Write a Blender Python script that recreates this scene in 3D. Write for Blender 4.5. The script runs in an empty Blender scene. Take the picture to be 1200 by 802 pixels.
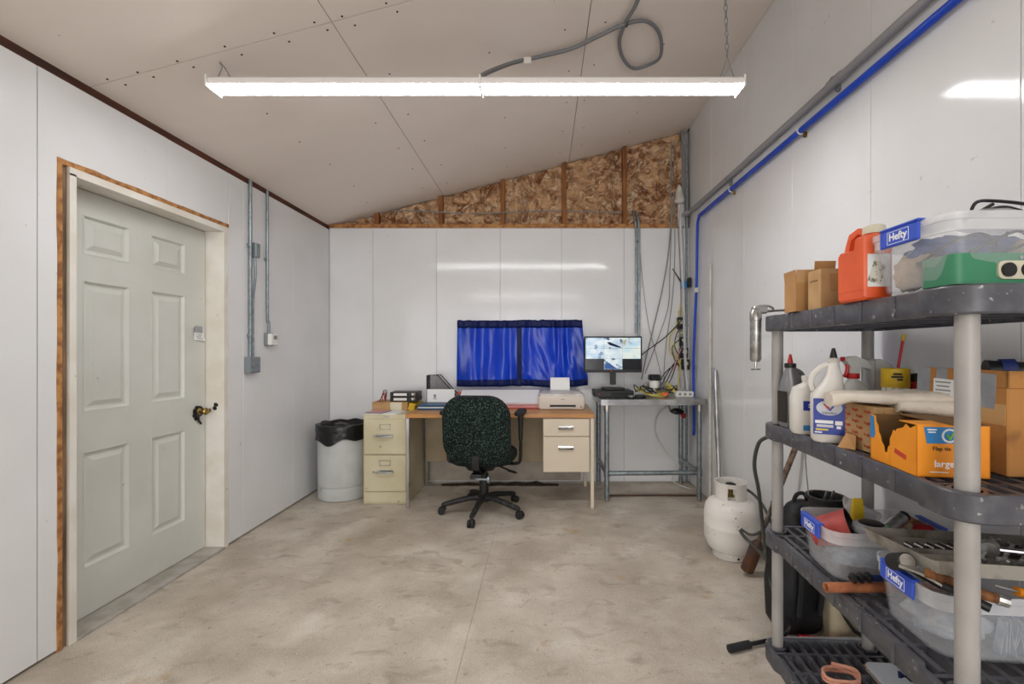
import bpy, bmesh, math, random
from mathutils import Vector, Matrix, noise, Euler
R = math.radians
random.seed(7)
S = bpy.context.scene
COL = S.collection
V = Vector

# ------------------------------------------------------------ camera, world, exposure
F, HC, VX, VY = 533.0, 1.27, 636.0, 410.0        # focal length (px of a 1200 frame), eye height, vanishing point
cd = bpy.data.cameras.new('camera'); cam = bpy.data.objects.new('camera', cd); COL.objects.link(cam)
cam.location = (0, 0, HC); cam.rotation_euler = (R(90), 0, 0)
cd.sensor_width = 36; cd.lens = F / 1200 * 36
cd.shift_x = -(VX - 600) / 1200; cd.shift_y = (VY - 401) / 1200
cd.clip_start = .02
S.camera = cam
W = bpy.data.worlds.new('world'); S.world = W; W.use_nodes = True
W.node_tree.nodes['Background'].inputs[0].default_value = (1, .98, .95, 1)
W.node_tree.nodes['Background'].inputs[1].default_value = .3
S.view_settings.view_transform = 'Standard'; S.view_settings.look = 'None'
S.view_settings.gamma = 1; S.view_settings.use_curve_mapping = False
S.view_settings.exposure = 0.82
ld = bpy.data.lights.new('fill_light', 'AREA'); lo = bpy.data.objects.new('fill_light', ld); COL.objects.link(lo)   # added fill light, set in an invented door opening behind the viewpoint
ld.shape = 'RECTANGLE'; ld.size = 3.0; ld.size_y = 2.3; ld.energy = 70; ld.color = (.98, .99, 1)
lo.location = (-.3, -4.95, 1.2); lo.rotation_euler = (R(90), 0, 0)
LAMP = 22.0                                      # diffuser strength of the fluorescent fixtures

# ------------------------------------------------------------ room measures and placing helpers
XL, XR, YB, YF = -2.035, 1.40, 4.339, -4.6
def zc(x): return 3.0085 + .27 * x               # underside of the sloping ceiling
def at(px, py, Y): return V(((px - VX) * Y / F, Y, HC - (py - VY) * Y / F))
def on_right(px, py, off=.02):
    Y = F * (XR - off) / (px - VX); return at(px, py, Y)
def on_left(px, py, off=.02):
    Y = F * (XL + off) / (px - VX); return at(px, py, Y)
def on_ceil(px, py, off=.02):
    a = (px - VX) / F; b = -(py - VY) / F
    Y = (3.0085 - off - HC) / (b - .27 * a); return at(px, py, Y)
def on_floor(px, py, z=0.0): return at(px, py, F * (HC - z) / (py - VY))

# ------------------------------------------------------------ materials
def hx(s):
    c = [int(s[i:i+2], 16) / 255 for i in (0, 2, 4)]
    return tuple(x / 12.92 if x <= .04045 else ((x + .055) / 1.055) ** 2.4 for x in c) + (1,)
def mat(name, c, rough=.5, metal=0., c2=None, sc=6., mix=(.4, .62), bump=0., bsc=80., stretch=(1, 1, 1), bstretch=(1, 1, 1),
        spec=.5, detail=5., coat=0., alpha=1., c3=None, sc3=14., mix3=(.6, .68), emit=None, dist=0., glow=False):
    m = bpy.data.materials.new(name); m.use_nodes = True
    N, L = m.node_tree.nodes, m.node_tree.links
    p = N['Principled BSDF']
    p.inputs['Base Color'].default_value = hx(c); p.inputs['Roughness'].default_value = rough
    p.inputs['Metallic'].default_value = metal; p.inputs['Specular IOR Level'].default_value = spec
    p.inputs['Coat Weight'].default_value = coat; p.inputs['Alpha'].default_value = alpha
    tc = N.new('ShaderNodeTexCoord')
    def nz(scale, st, det):
        mp = N.new('ShaderNodeMapping'); mp.inputs['Scale'].default_value = st
        L.new(tc.outputs['Object'], mp.inputs['Vector'])
        n = N.new('ShaderNodeTexNoise'); n.inputs['Scale'].default_value = scale; n.inputs['Detail'].default_value = det; n.inputs['Distortion'].default_value = dist
        L.new(mp.outputs[0], n.inputs['Vector']); return n
    col = None
    if c2:
        n = nz(sc, stretch, detail); r = N.new('ShaderNodeValToRGB')
        r.color_ramp.elements[0].position, r.color_ramp.elements[1].position = mix
        r.color_ramp.elements[0].color, r.color_ramp.elements[1].color = hx(c), hx(c2)
        L.new(n.outputs['Fac'], r.inputs[0]); col = r.outputs[0]
    if c3:
        n = nz(sc3, (1, 1, 1), 3. if name != 'concrete_floor' else 11.); r = N.new('ShaderNodeMapRange')
        r.inputs['From Min'].default_value, r.inputs['From Max'].default_value = mix3
        L.new(n.outputs['Fac'], r.inputs['Value'])
        x = N.new('ShaderNodeMix'); x.data_type = 'RGBA'
        L.new(r.outputs[0], x.inputs['Factor'])
        if col: L.new(col, x.inputs['A'])
        else: x.inputs['A'].default_value = hx(c)
        x.inputs['B'].default_value = hx(c3); col = x.outputs['Result']
    if col: L.new(col, p.inputs['Base Color'])
    if bump:
        n = nz(bsc, bstretch, 4.); b = N.new('ShaderNodeBump'); b.inputs['Strength'].default_value = bump
        b.inputs['Distance'].default_value = .01
        L.new(n.outputs['Fac'], b.inputs['Height']); L.new(b.outputs[0], p.inputs['Normal'])
    if emit:
        p.inputs['Emission Color'].default_value = hx(c); p.inputs['Emission Strength'].default_value = emit
        if col: L.new(col, p.inputs['Emission Color'])
        if glow: p.inputs['Base Color'].default_value = (.004, .004, .006, 1); [L.remove(k) for k in list(p.inputs['Base Color'].links)]
    return m
def see_through(name, c, amount, rough=.25, bump=0.):
    m = mat(name, c, rough, bump=bump, bsc=25); N, L = m.node_tree.nodes, m.node_tree.links
    t = N.new('ShaderNodeBsdfTransparent'); x = N.new('ShaderNodeMixShader'); x.inputs[0].default_value = 1 - amount
    L.new(t.outputs[0], x.inputs[1]); L.new(N['Principled BSDF'].outputs[0], x.inputs[2])
    L.new(x.outputs[0], N['Material Output'].inputs[0]); return m
def cloth_light(name, c, c2, amount, rough):
    m = mat(name, c, rough, c2=c2, sc=7, stretch=(3, 1, .5), bump=.12, bsc=9, bstretch=(4, 1, .5), spec=.5); N, L = m.node_tree.nodes, m.node_tree.links
    t = N.new('ShaderNodeBsdfTranslucent'); t.inputs[0].default_value = hx(c2); x = N.new('ShaderNodeMixShader'); x.inputs[0].default_value = amount
    L.new(N['Principled BSDF'].outputs[0], x.inputs[1]); L.new(t.outputs[0], x.inputs[2])
    L.new(x.outputs[0], N['Material Output'].inputs[0]); return m

M = {}
M['panel'] = mat('white_wall_panel', 'e8e8e9', .1, c2='e3e3e3', sc=2, bump=.045, bsc=1., bstretch=(45, 45, .35), c3='c9bfb2', sc3=26, mix3=(.72, .8), spec=.4)
M['panelgap'] = mat('panel_joint', 'b9b5b2', .6)
M['ceil'] = mat('ceiling_board', 'efe4da', .8, c2='e8dcd1', sc=1.2, c3='8a7a6c', sc3=30, mix3=(.775, .8))
M['dark'] = mat('dark_gap', '2a1a12', .9)
M['concrete'] = mat('concrete_floor', 'aea394', .55, c2='ccc2b4', sc=3, mix=(.34, .66), detail=12, bump=.12, bsc=40, c3='dfd8cc', sc3=4, mix3=(.5, .85))
def concrete_more(m):
    N, L = m.node_tree.nodes, m.node_tree.links; p = N['Principled BSDF']; src = p.inputs['Base Color'].links[0].from_socket
    tc = [n for n in N if n.type == 'TEX_COORD'][0]
    def layer(src, scale, lo, hi, col, dist=0., st=(1, 1, 1)):
        mp = N.new('ShaderNodeMapping'); mp.inputs['Scale'].default_value = st; mp.inputs['Location'].default_value = (scale, 3, 0); L.new(tc.outputs['Object'], mp.inputs['Vector'])
        n = N.new('ShaderNodeTexNoise'); n.inputs['Scale'].default_value = scale; n.inputs['Detail'].default_value = 8; n.inputs['Distortion'].default_value = dist
        L.new(mp.outputs[0], n.inputs['Vector'])
        r = N.new('ShaderNodeMapRange'); r.inputs['From Min'].default_value = lo; r.inputs['From Max'].default_value = hi; L.new(n.outputs['Fac'], r.inputs['Value'])
        x = N.new('ShaderNodeMix'); x.data_type = 'RGBA'; L.new(r.outputs[0], x.inputs['Factor']); L.new(src, x.inputs['A']); x.inputs['B'].default_value = hx(col); return x.outputs['Result']
    s = layer(src, 1.3, .5, .85, '9a8c7b', .6)
    s = layer(s, 11, .55, .8, '978a7a', .9, (.6, 1, 1))
    s = layer(s, 34, .62, .8, '877b6d')
    s = layer(s, 160, .56, .75, '8a7f72')
    s = layer(s, 95, .6, .8, 'e0d8cc')
    s = layer(s, 3.1, .66, .74, 'b09468', .3)
    L.new(s, p.inputs['Base Color'])
concrete_more(M['concrete'])
M['wood_rough'] = mat('rough_framing_wood', '8a5a2c', .75, c2='5a3416', sc=5, stretch=(8, 1, 1), bump=.3, bsc=30)
M['wood_edge'] = mat('sawn_wood_edge', 'bd8850', .75, c2='8c5a30', sc=26, bump=.4, bsc=40)
M['wood_grey'] = mat('weathered_wood', '8d7358', .8, c2='5e4833', sc=6, stretch=(6, 6, .6), bump=.3, bsc=30)
M['wood_dark'] = mat('dark_stained_wood', '5a2f1a', .7, c2='3a1c10', sc=5, stretch=(4, .5, 4))
M['stud'] = mat('stud_wood', '9a6232', .75, c2='7c4a22', sc=6, stretch=(6, 6, .8))
M['wool'] = mat('fibreglass_wool', '86583a', .95, c2='d6ae86', sc=7, mix=(.36, .6), detail=11, bump=.9, bsc=30, c3='ead4b6', sc3=16, mix3=(.52, .72), spec=.1, dist=1.4)
M['door'] = mat('door_paint', 'd6d7d0', .38, c2='cfcfc7', sc=3, c3='a59a86', sc3=16, mix3=(.73, .8))
M['jamb'] = mat('jamb_paint', 'e8e4dc', .5, c2='ddd6c9', sc=5, c3='9a8062', sc3=18, mix3=(.7, .78))
M['black'] = mat('black_plastic', '141414', .45)
M['dblack'] = mat('dusty_black_plastic', '1a1a1b', .6, c2='4a4845', sc=30, mix=(.55, .75))
M['rubber'] = mat('black_rubber', '1c1c1d', .7)
M['liner'] = mat('black_bin_liner', '0c0c0d', .32, bump=.5, bsc=30)
M['brass'] = mat('worn_brass', 'b49a5e', .35, 1., c2='6e5a30', sc=40)
M['steel'] = mat('stainless_steel', 'c4c4c2', .3, 1., c2='a2a2a2', sc=9, bump=.05, bsc=30)
M['galv'] = mat('galvanised_pipe', '9aa3a8', .42, .8, c2='848d92', sc=30)
M['chrome'] = mat('chrome', 'cfcfd2', .18, 1.)
M['alu'] = mat('aluminium_strip', 'bdb9b2', .45, .3, c2='a8a298', sc=14)
M['greybox'] = mat('grey_utility_box', '8d959a', .45, .5)
M['conduit'] = mat('grey_conduit', '8f9090', .5)
M['pipegrey'] = mat('grey_pvc_pipe', '98979a', .45)
M['blue'] = mat('blue_pipe', '0a3fb4', .35, c2='0c48c8', sc=6)
M['flex'] = mat('grey_flexible_conduit', '77787a', .5)
M['white'] = mat('white_plastic', 'e8e6e2', .4)
M['dirty'] = mat('dirty_white_plastic', 'd9d6cf', .45, c2='c4beb2', sc=8)
M['paper'] = mat('white_paper', 'efefee', .8)
M['lampwhite'] = mat('lamp_housing_enamel', 'e6e2de', .5)
M['lens'] = mat('lamp_diffuser', 'ffffff', .4, emit=LAMP)
M['can'] = mat('pale_grey_drum', 'c3c6c4', .5, c2='b4b6b2', sc=4, c3='8f8c84', sc3=10, mix3=(.68, .78))
M['putty'] = mat('putty_steel', 'd0c6a8', .45, c2='c6bb9a', sc=4, c3='8a7a5a', sc3=20, mix3=(.72, .78))
M['deskwood'] = mat('laminate_desk_top', 'bd8648', .32, c2='a87036', sc=4, stretch=(.6, 8, 6))
M['deskpaint'] = mat('almond_desk_paint', 'd4c6b0', .5)
M['deskback'] = mat('desk_modesty_panel', 'a8977c', .6, c2='948466', sc=3)
M['cardboard'] = mat('cardboard', 'b78a58', .8, c2='a87b4a', sc=6)
M['cardpale'] = mat('pale_cardboard', 'c09a6c', .8, c2='ad8656', sc=9)
M['cardstain'] = mat('stained_cardboard', 'b67f43', .8, c2='a06c36', sc=4, c3='5a3a1c', sc3=7, mix3=(.58, .7))
M['cardin'] = mat('cardboard_inside', '7a5a36', .85)
M['tape'] = mat('grey_duct_tape', '9a9da2', .45, c2='8b8e93', sc=20, bump=.2, bsc=60)
M['tapeclear'] = mat('clear_parcel_tape', 'c9a06c', .2)
M['fabric'] = mat('speckled_office_fabric', '0e1715', .9, c2='40524a', sc=120, mix=(.55, .7), detail=0., bump=.2, bsc=200, spec=.2)
M['navy'] = mat('navy_curtain_hem', '05164e', .5, bump=.3, bsc=20, bstretch=(4, 1, .6), spec=.25)
M['curtain'] = cloth_light('blue_satin_curtain', '0840c0', '0a50d4', .3, .24)
M['pane'] = mat('daylit_pane', 'd8e6f4', .1, emit=.9)
M['bluefolder'] = mat('blue_card', '0e4668', .45)
M['bluebright'] = mat('bright_blue_plastic', '2a64b0', .4)
M['red'] = mat('red_plastic', 'b4181c', .45)
M['redfade'] = mat('faded_red_plastic', 'b8504a', .5, c2='a23c38', sc=14)
M['pink'] = mat('pink_edges', 'd99a98', .7)
M['mesh'] = see_through('black_wire_mesh', '2a2a2a', .8, .5)
M['printer'] = mat('beige_printer_shell', 'd8cfc4', .45)
M['screenoff'] = mat('monitor_dark_glass', '0b0d16', .2)
def screen(name, c, c2, c3):
    return mat(name, c, .3, c2=c2, sc=9, mix=(.35, .6), c3=c3, sc3=13, mix3=(.58, .64), emit=.55, stretch=(1, 1, 2.), glow=True)
M['scr1'] = screen('screen_pale', '9cc0dc', 'dfeaf0', '7e96b0')
M['scr2'] = screen('screen_truck', 'b2cad8', 'e4ecec', '27437e')
M['scr3'] = screen('screen_bay', 'a9cfe6', 'dfe7dc', 'b59a6a')
M['yellow'] = mat('yellow_plastic', 'd8b41c', .45, c2='c6a016', sc=12)
M['ycable'] = mat('yellow_cable', 'd4c452', .5)
M['gcable'] = mat('grey_cable', '8e8c88', .6)
M['wcable'] = mat('white_cable', 'd2cfc8', .6)
M['post'] = mat('grey_pvc_post', 'a8a49f', .4, c2='9d9994', sc=9)
M['shelf'] = mat('charcoal_shelf_plastic', '4c4c52', .38, c2='606064', sc=26, mix=(.45, .75), c3='a8a6a2', sc3=60, mix3=(.66, .74))
M['orange'] = mat('orange_jug_plastic', 'ea6434', .4, c2='dd5526', sc=6)
M['tote'] = see_through('clear_frosted_plastic', 'e8eaee', .82, .15, .1)
M['film'] = see_through('clear_plastic_film', 'eeeef0', .6, .15, .5)
M['toterim'] = see_through('frosted_tote_rim', 'f0f1f3', .62, .2, .1)
M['handle'] = mat('blue_tote_handle', '3356c8', .4)
M['green'] = mat('green_plastic_case', '38845f', .45)
M['lime'] = mat('lime_plastic', '3cc846', .4)
M['ivory'] = mat('ivory_plastic', 'd8d0b8', .5)
M['bluecloth'] = mat('blue_cloth', '2c4a8c', .9, c2='22396c', sc=9, bump=.4, bsc=40)
M['tancloth'] = mat('tan_cloth', 'b8a184', .9, c2='9c8468', sc=9, bump=.4, bsc=40)
M['greycloth'] = mat('grey_blue_rags', '8290a0', .9, c2='b8bcc0', sc=18, bump=.5, bsc=40)
M['linen'] = mat('off_white_cotton', 'ded4c6', .9, c2='cfc3b2', sc=8, bump=.3, bsc=90)
M['olive'] = mat('olive_cloth', '5c6a34', .9, c2='48562a', sc=12, bump=.4, bsc=40)
M['jugwhite'] = mat('white_jug_plastic', 'e2ded8', .35, c2='d6d1c8', sc=5)
M['jugclear'] = mat('hazy_bottle_plastic', 'c8c8c4', .3, c2='bcbcb6', sc=6)
M['silver'] = mat('silver_bottle_plastic', '8c8c8e', .35, .5)
M['labelblue'] = mat('blue_label', '0c2f9a', .4)
M['labelsky'] = mat('sky_blue_label', '2a80c0', .45)
M['labelwhite'] = mat('white_label', 'e8e8e6', .5)
M['labelgrey'] = mat('printed_label', 'd8d4c6', .6, c2='6a6e60', sc=70, mix=(.5, .6))
M['labelsilver'] = mat('silver_label', 'c8ccd4', .4)
M['trashbox'] = mat('orange_carton', 'f0981e', .5, c2='e88c16', sc=5)
M['redtext'] = mat('red_ink', 'c4402c', .7)
M['darktext'] = mat('dark_ink', '2a2620', .7)
M['whitetext'] = mat('white_ink', 'f4f4f4', .6)
M['greentext'] = mat('green_ink', '6cb82c', .6)
M['navytext'] = mat('navy_ink', '16265e', .6)
M['copper'] = mat('copper_pipe', 'cc8258', .4, .2, c2='a86848', sc=20)
M['traygrey'] = mat('grimy_grey_tray', '9a948a', .6, c2='6e665a', sc=16, mix=(.45, .65))
M['tool'] = mat('tool_steel', 'c0c0be', .3, .85, c2='96948f', sc=30)
M['tank'] = mat('white_tank_paint', 'e4e0da', .4, c2='dcd7cf', sc=5, c3='6a5a4a', sc3=55, mix3=(.69, .73))
M['rust'] = mat('scorched_steel', '6a4630', .7, .4, c2='4a4444', sc=14)
M['rustrod'] = mat('rust_flecked_rod', '8a7868', .65, .3, c2='5a4030', sc=30)
M['hose'] = mat('rubber_hose', '44443f', .6)
M['bagblack'] = mat('black_nylon', '111214', .6, c2='1c1d20', sc=9, bump=.3, bsc=30)
M['beige'] = mat('beige_case_plastic', 'c0b294', .55, c2='a89a7c', sc=7)
M['cordpink'] = mat('salmon_cord', 'd99a80', .6)
M['bluelid'] = mat('dark_blue_plastic', '1c3c8a', .4)
M['soil'] = mat('dark_soil', '3a2e24', .95, c2='574838', sc=30, bump=.6, bsc=60)
M['plank'] = mat('grey_board', 'b4aa9a', .7, c2='a0968a', sc=5)

# ------------------------------------------------------------ mesh building
class B:
    def __init__(s): s.b = bmesh.new(); s.mi = 0; s.mats = []
    def m(s, key):
        if key not in s.mats: s.mats.append(key)
        s.mi = s.mats.index(key); return s
    def _f(s, vs):
        try: f = s.b.faces.new(vs); f.material_index = s.mi; return f
        except ValueError: return None
    def box(s, c, d, rot=None, bev=0., seg=1):
        r = bmesh.ops.create_cube(s.b, size=1.0); vs = r['verts']
        mt = Matrix.Translation(V(c)) @ ((rot if isinstance(rot, Matrix) else Euler(rot).to_matrix().to_4x4()) if rot is not None else Matrix()) @ Matrix.Diagonal(V(d).to_4d())
        bmesh.ops.transform(s.b, matrix=mt, verts=vs)
        fs = {f for v in vs for f in v.link_faces}
        for f in fs: f.material_index = s.mi
        if bev:
            es = {e for v in vs for e in v.link_edges}
            r = bmesh.ops.bevel(s.b, geom=list(es), offset=bev, segments=seg, profile=.5, affect='EDGES')
            for f in r['faces']: f.material_index = s.mi
        return s
    def span(s, a, b, bev=0.):
        a, b = V(a), V(b); return s.box((a + b) / 2, [abs(x) for x in (b - a)], bev=bev)
    def loft(s, loops, caps=(True, True), wrap=False):
        rows = [[s.b.verts.new(p) for p in l] for l in loops]
        pairs = list(zip(rows, rows[1:])) + ([(rows[-1], rows[0])] if wrap else [])
        n = len(rows[0])
        for a, b in pairs:
            for i in range(n): s._f((a[i], a[(i + 1) % n], b[(i + 1) % n], b[i]))
        if not wrap:
            if caps[0]: s._f(rows[0][::-1])
            if caps[1]: s._f(rows[-1])
        return s
    def prism(s, pts, vec):
        vec = V(vec); return s.loft([[V(p) for p in pts], [V(p) + vec for p in pts]])
    def tube(s, pts, r, seg=8, smooth=0, r1=None, caps=True, closed=False):
        pts = [V(p) for p in pts]
        if smooth and len(pts) > 2: pts = spline(pts, smooth, closed)
        n = len(pts); loops = []; up = None
        for i, p in enumerate(pts):
            a = pts[(i - 1) % n] if closed else pts[max(i - 1, 0)]; b = pts[(i + 1) % n] if closed else pts[min(i + 1, n - 1)]
            t = (b - a).normalized()
            if up is None: up = V((0, 0, 1)) if abs(t.z) < .9 else V((0, 1, 0))
            x = t.cross(up)
            if x.length < 1e-5: x = t.cross(V((1, .3, 0)))
            x.normalize(); y = x.cross(t).normalized(); up = y
            rr = r if r1 is None else r + (r1 - r) * i / (n - 1)
            loops.append([p + (x * math.cos(k * 2 * math.pi / seg) + y * math.sin(k * 2 * math.pi / seg)) * rr for k in range(seg)])
        return s.loft(loops, (caps, caps), closed)
    def cyl(s, p0, p1, r, r1=None, seg=16): return s.tube([p0, p1], r, seg, 0, r1 if r1 is not None else r)
    def lathe(s, prof, c=(0, 0, 0), seg=24, sx=1., sy=1., off=None, caps=(True, True)):
        c = V(c); loops = []
        for i, (r, z) in enumerate(prof):
            o = off[i] if off else (0, 0)
            loops.append([c + V((o[0] + r * sx * math.cos(k * 2 * math.pi / seg), o[1] + r * sy * math.sin(k * 2 * math.pi / seg), z)) for k in range(seg)])
        return s.loft(loops, caps)
    def ring(s, c, Rr, r, ax=(0, 0, 1), n=20, seg=8, sx=1., sy=1.):
        q = V((0, 0, 1)).rotation_difference(V(ax)); c = V(c)
        return s.tube([c + q @ V((Rr * sx * math.cos(k * 2 * math.pi / n), Rr * sy * math.sin(k * 2 * math.pi / n), 0)) for k in range(n)], r, seg, closed=True)
    def grid(s, nx, ny, f):
        g = [[s.b.verts.new(f(i / nx, j / ny)) for i in range(nx + 1)] for j in range(ny + 1)]
        for j in range(ny):
            for i in range(nx): s._f((g[j][i], g[j][i + 1], g[j + 1][i + 1], g[j + 1][i]))
        return s
    def blob(s, c, d, amp=.2, f=4., sub=3, seed=0.):
        r = bmesh.ops.create_icosphere(s.b, subdivisions=sub, radius=1.)
        for v in r['verts']:
            k = 1 + amp * noise.noise(v.co * f * .5 + V((seed, seed * 2, 0))) + amp * .5 * noise.noise(v.co * f + V((seed, 0, seed)))
            v.co = V(c) + V([max(-1, min(1, v.co[i] * k)) * d[i] / 2 for i in range(3)])
        for v in r['verts']:
            for q in v.link_faces: q.material_index = s.mi
        return s
    def put(s, name, m=None, parent=None, w=False, angle=35, solid=0.):
        """link as one mesh; w: the vertices are world coordinates, turned into the parent's frame"""
        bmesh.ops.recalc_face_normals(s.b, faces=s.b.faces)
        if w and parent is not None:
            root = parent
            while root.parent: root = root.parent
            bmesh.ops.transform(s.b, matrix=(Matrix.LocRotScale(root.location, root.rotation_euler, None)).inverted(), verts=s.b.verts)
        me = bpy.data.meshes.new(name); s.b.to_mesh(me); s.b.free()
        for k in ([m] if m else s.mats): me.materials.append(M[k])
        if angle:
            me.shade_smooth(); me.set_sharp_from_angle(angle=R(angle))
        o = bpy.data.objects.new(name, me); COL.objects.link(o)
        if parent is not None: o.parent = parent
        if solid:
            md = o.modifiers.new('solid', 'SOLIDIFY'); md.thickness = solid
        return o
def spline(pts, k, closed=False):
    out = []; n = len(pts)
    for i in range(n if closed else n - 1):
        p0, p1, p2, p3 = (pts[(i - 1) % n], pts[i], pts[(i + 1) % n], pts[(i + 2) % n]) if closed else (pts[max(i - 1, 0)], pts[i], pts[i + 1], pts[min(i + 2, n - 1)])
        for j in range(k):
            t = j / k
            out.append(.5 * ((2 * p1) + (p2 - p0) * t + (2 * p0 - 5 * p1 + 4 * p2 - p3) * t * t + (3 * p1 - p0 - 3 * p2 + p3) * t ** 3))
    if not closed: out.append(pts[-1])
    return out
def rrect(w, d, r, z=0., c=(0, 0), n=4):
    r = min(r, w / 2 - 1e-4, d / 2 - 1e-4); out = []
    for q, (sx, sy) in enumerate(((1, 1), (-1, 1), (-1, -1), (1, -1))):
        for k in range(n + 1):
            a = math.pi / 2 * (q + k / n)
            out.append(V((c[0] + sx * (w / 2 - r) + r * math.cos(a), c[1] + sy * (d / 2 - r) + r * math.sin(a), z)))
    return out
def rings(loops, f): return [[f(p) for p in l] for l in loops]
def tag(o, label=None, cat=None, group=None, kind=None):
    if label: o['label'] = label
    if cat: o['category'] = cat
    if group: o['group'] = group
    if kind: o['kind'] = kind
    return o
def T(name, label, cat, loc=(0, 0, 0), rz=0., group=None):
    o = bpy.data.objects.new(name, None); COL.objects.link(o); o.empty_display_size = .05
    o.location = loc; o.rotation_euler = (0, 0, rz); return tag(o, label, cat, group)
def dup(o, parent=None):
    c = o.copy(); COL.objects.link(c)
    if parent is not None: c.parent = parent
    for ch in list(o.children): dup(ch, c)
    return c
def struct(b, name, m=None, parent=None, **k): return tag(b.put(name, m, parent, **k), kind='structure' if parent is None else None)
def text(body, origin, right, up, size, m, parent, name='lettering', w=True, align='CENTER', depth=.0006, bold=0.):
    cu = bpy.data.curves.new('t', 'FONT'); cu.body = body; cu.size = size; cu.align_x = align; cu.align_y = 'CENTER'; cu.extrude = depth; cu.resolution_u = 2; cu.offset = bold
    o = bpy.data.objects.new('t', cu); COL.objects.link(o)
    dg = bpy.context.evaluated_depsgraph_get(); me = bpy.data.meshes.new_from_object(o.evaluated_get(dg))
    bpy.data.objects.remove(o); bpy.data.curves.remove(cu)
    r = V(right).normalized(); u = V(up).normalized(); nrm = r.cross(u).normalized()
    mt = Matrix.Translation(V(origin)) @ Matrix((r, u, nrm)).transposed().to_4x4()
    if w:
        root = parent
        while root.parent: root = root.parent
        mt = Matrix.LocRotScale(root.location, root.rotation_euler, None).inverted() @ mt
    me.transform(mt); me.materials.clear(); me.materials.append(M[m]); me.name = name
    t = bpy.data.objects.new(name, me); COL.objects.link(t); t.parent = parent; return t

# ============================================================ THE ROOM
# floor: two slabs with a sawn joint between them, on a footing
fl = struct(B().span((XL - .2, YF, -.2), (XR + .2, YB + .2, -.03)), 'floor', 'dark')
JX = -.333
for a, b in ((XL - .2, JX - .0007), (JX + .0007, XR + .2)): B().span((a, YF, -.03), (b, YB + .2, 0)).put('slab', 'concrete', fl)

# left wall: backing, then the white panels, cut round the door opening
DY0, DY1, DZ = 1.952, 2.945, 2.075
wl = struct(B().span((XL - .2, YF, 0), (XL - .035, DY0, 2.6)).span((XL - .2, DY1, 0), (XL - .035, YB + .2, 2.6)).span((XL - .2, DY0, DZ), (XL - .035, DY1, 2.6)), 'wall_left', 'panelgap')
def lp(y0, y1, z0, z1): B().span((XL - .035, y0 + .0012, z0), (XL, y1 - .0012, z1), bev=.0015).put('panel', 'panel', wl)
y = 1.832
while y > YF: lp(max(y - .62, YF), y, .012, 2.415); y -= .62
B().span((XL - .035, 1.8332, .012), (XL, DY0 - .03, DZ)).span((XL - .035, 1.8332, DZ), (XL, 2.4608, 2.415)).put('panel', 'panel', wl, angle=0); lp(2.462, DY1, DZ, 2.415); lp(DY1, 3.09, .012, 2.415)
lp(3.09, 3.71, .012, 2.415); lp(3.71, YB, .012, 2.415)
tr = struct(B().span((XL - .03, YF, 2.415), (XL - .008, YB, 2.47)), 'trim_1', 'wood_dark')
# right wall
wr = struct(B().span((XR + .03, YF, 0), (XR + .2, YB + .2, 3.6)), 'wall_right', 'panelgap')
ys = [YF] + [1.333 + .61 * k for k in range(-9, 5)] + [YB]
for a, b in zip(ys, ys[1:]): B().span((XR, a + .001, .01), (XR + .03, b - .001, 3.42), bev=.0015).put('panel', 'panel', wr)
# back wall with the open triangle of insulation above
wb = struct(B().span((XL - .2, YB + .12, 0), (XR + .2, YB + .2, 3.6)).span((XL, YB + .035, 0), (XR, YB + .12, 2.43)), 'wall_back', 'panelgap')
xs = [XL, -1.62, -1.012, -.406, .18, .776, XR]
for a, b in zip(xs, xs[1:]): B().span((a + .001, YB, .012), (b - .001, YB + .035, 2.432), bev=.0015).put('panel', 'panel', wb)
B().span((XL, YB - .012, 2.43), (XR - .08, YB + .11, 2.468), bev=.003).put('wood_plate', 'wood_edge', wb)
studs = [-1.588, -.978, -.383, .205, .785]
for x in studs: B().prism([(x - .02, YB + .005, 2.468), (x + .02, YB + .005, 2.468), (x + .02, YB + .005, zc(x + .02) - .004), (x - .02, YB + .005, zc(x - .02) - .004)], (0, .1, 0)).put('stud', 'stud', wb)
ed = [XL + .02] + studs + [1.36]
for i, (a, b) in enumerate(zip(ed, ed[1:])):
    a2, b2 = (a + .021 if i else a), (b - .021)
    sd = i * 7.3
    def wool(u, v, a2=a2, b2=b2, sd=sd):
        x = a2 + (b2 - a2) * u; z0, z1 = 2.468, zc(x) - .006; z = z0 + (z1 - z0) * v
        q = V((x * 6, sd, z * 6)); q2 = q + V((noise.noise(q * .9 + V((9, 0, 0))), 0, noise.noise(q * .9 + V((0, 5, 0))))) * 1.1
        d = .07 * noise.noise(q2) - .075 * abs(noise.noise(q2 * 2.)) + .045 * abs(noise.noise(q2 * 4.2)) + .02 * noise.noise(q2 * 8)
        e = min(u, 1 - u, v, 1 - v); seam = math.exp(-((z - (2.56 + .012 * math.sin(x * 9))) / .012) ** 2) + math.exp(-((z - 2.74 - .02 * math.sin(x * 5)) / .012) ** 2)
        return V((x, YB + .045 + d * (.4 + min(1, e * 8) * .8) + .02 * max(0, 1 - e * 10) + .025 * seam, z))
    B().grid(72, max(14, int(72 * (zc((a + b) / 2) - 2.46) / max(.2, b - a))), wool).put('insulation_batt', 'wool', wb, angle=180)
tag(B().tube([(x, YB + .004 + .01 * math.sin(x * 7), 2.585 + .012 * math.sin(x * 4 + 1)) for x in [-1.45 + .1 * k for k in range(23)]], .006, 6).put('wire_run', 'gcable'), 'thin grey cable running sideways across the brown insulation', 'cable')
struct(B().span((-1.08, YB - .03, .03), (.36, YB - .002, .245), bev=.004).span((XL, YB - .012, 0), (XR, YB - .001, .012)), 'baseboard_back', 'plank')
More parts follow.
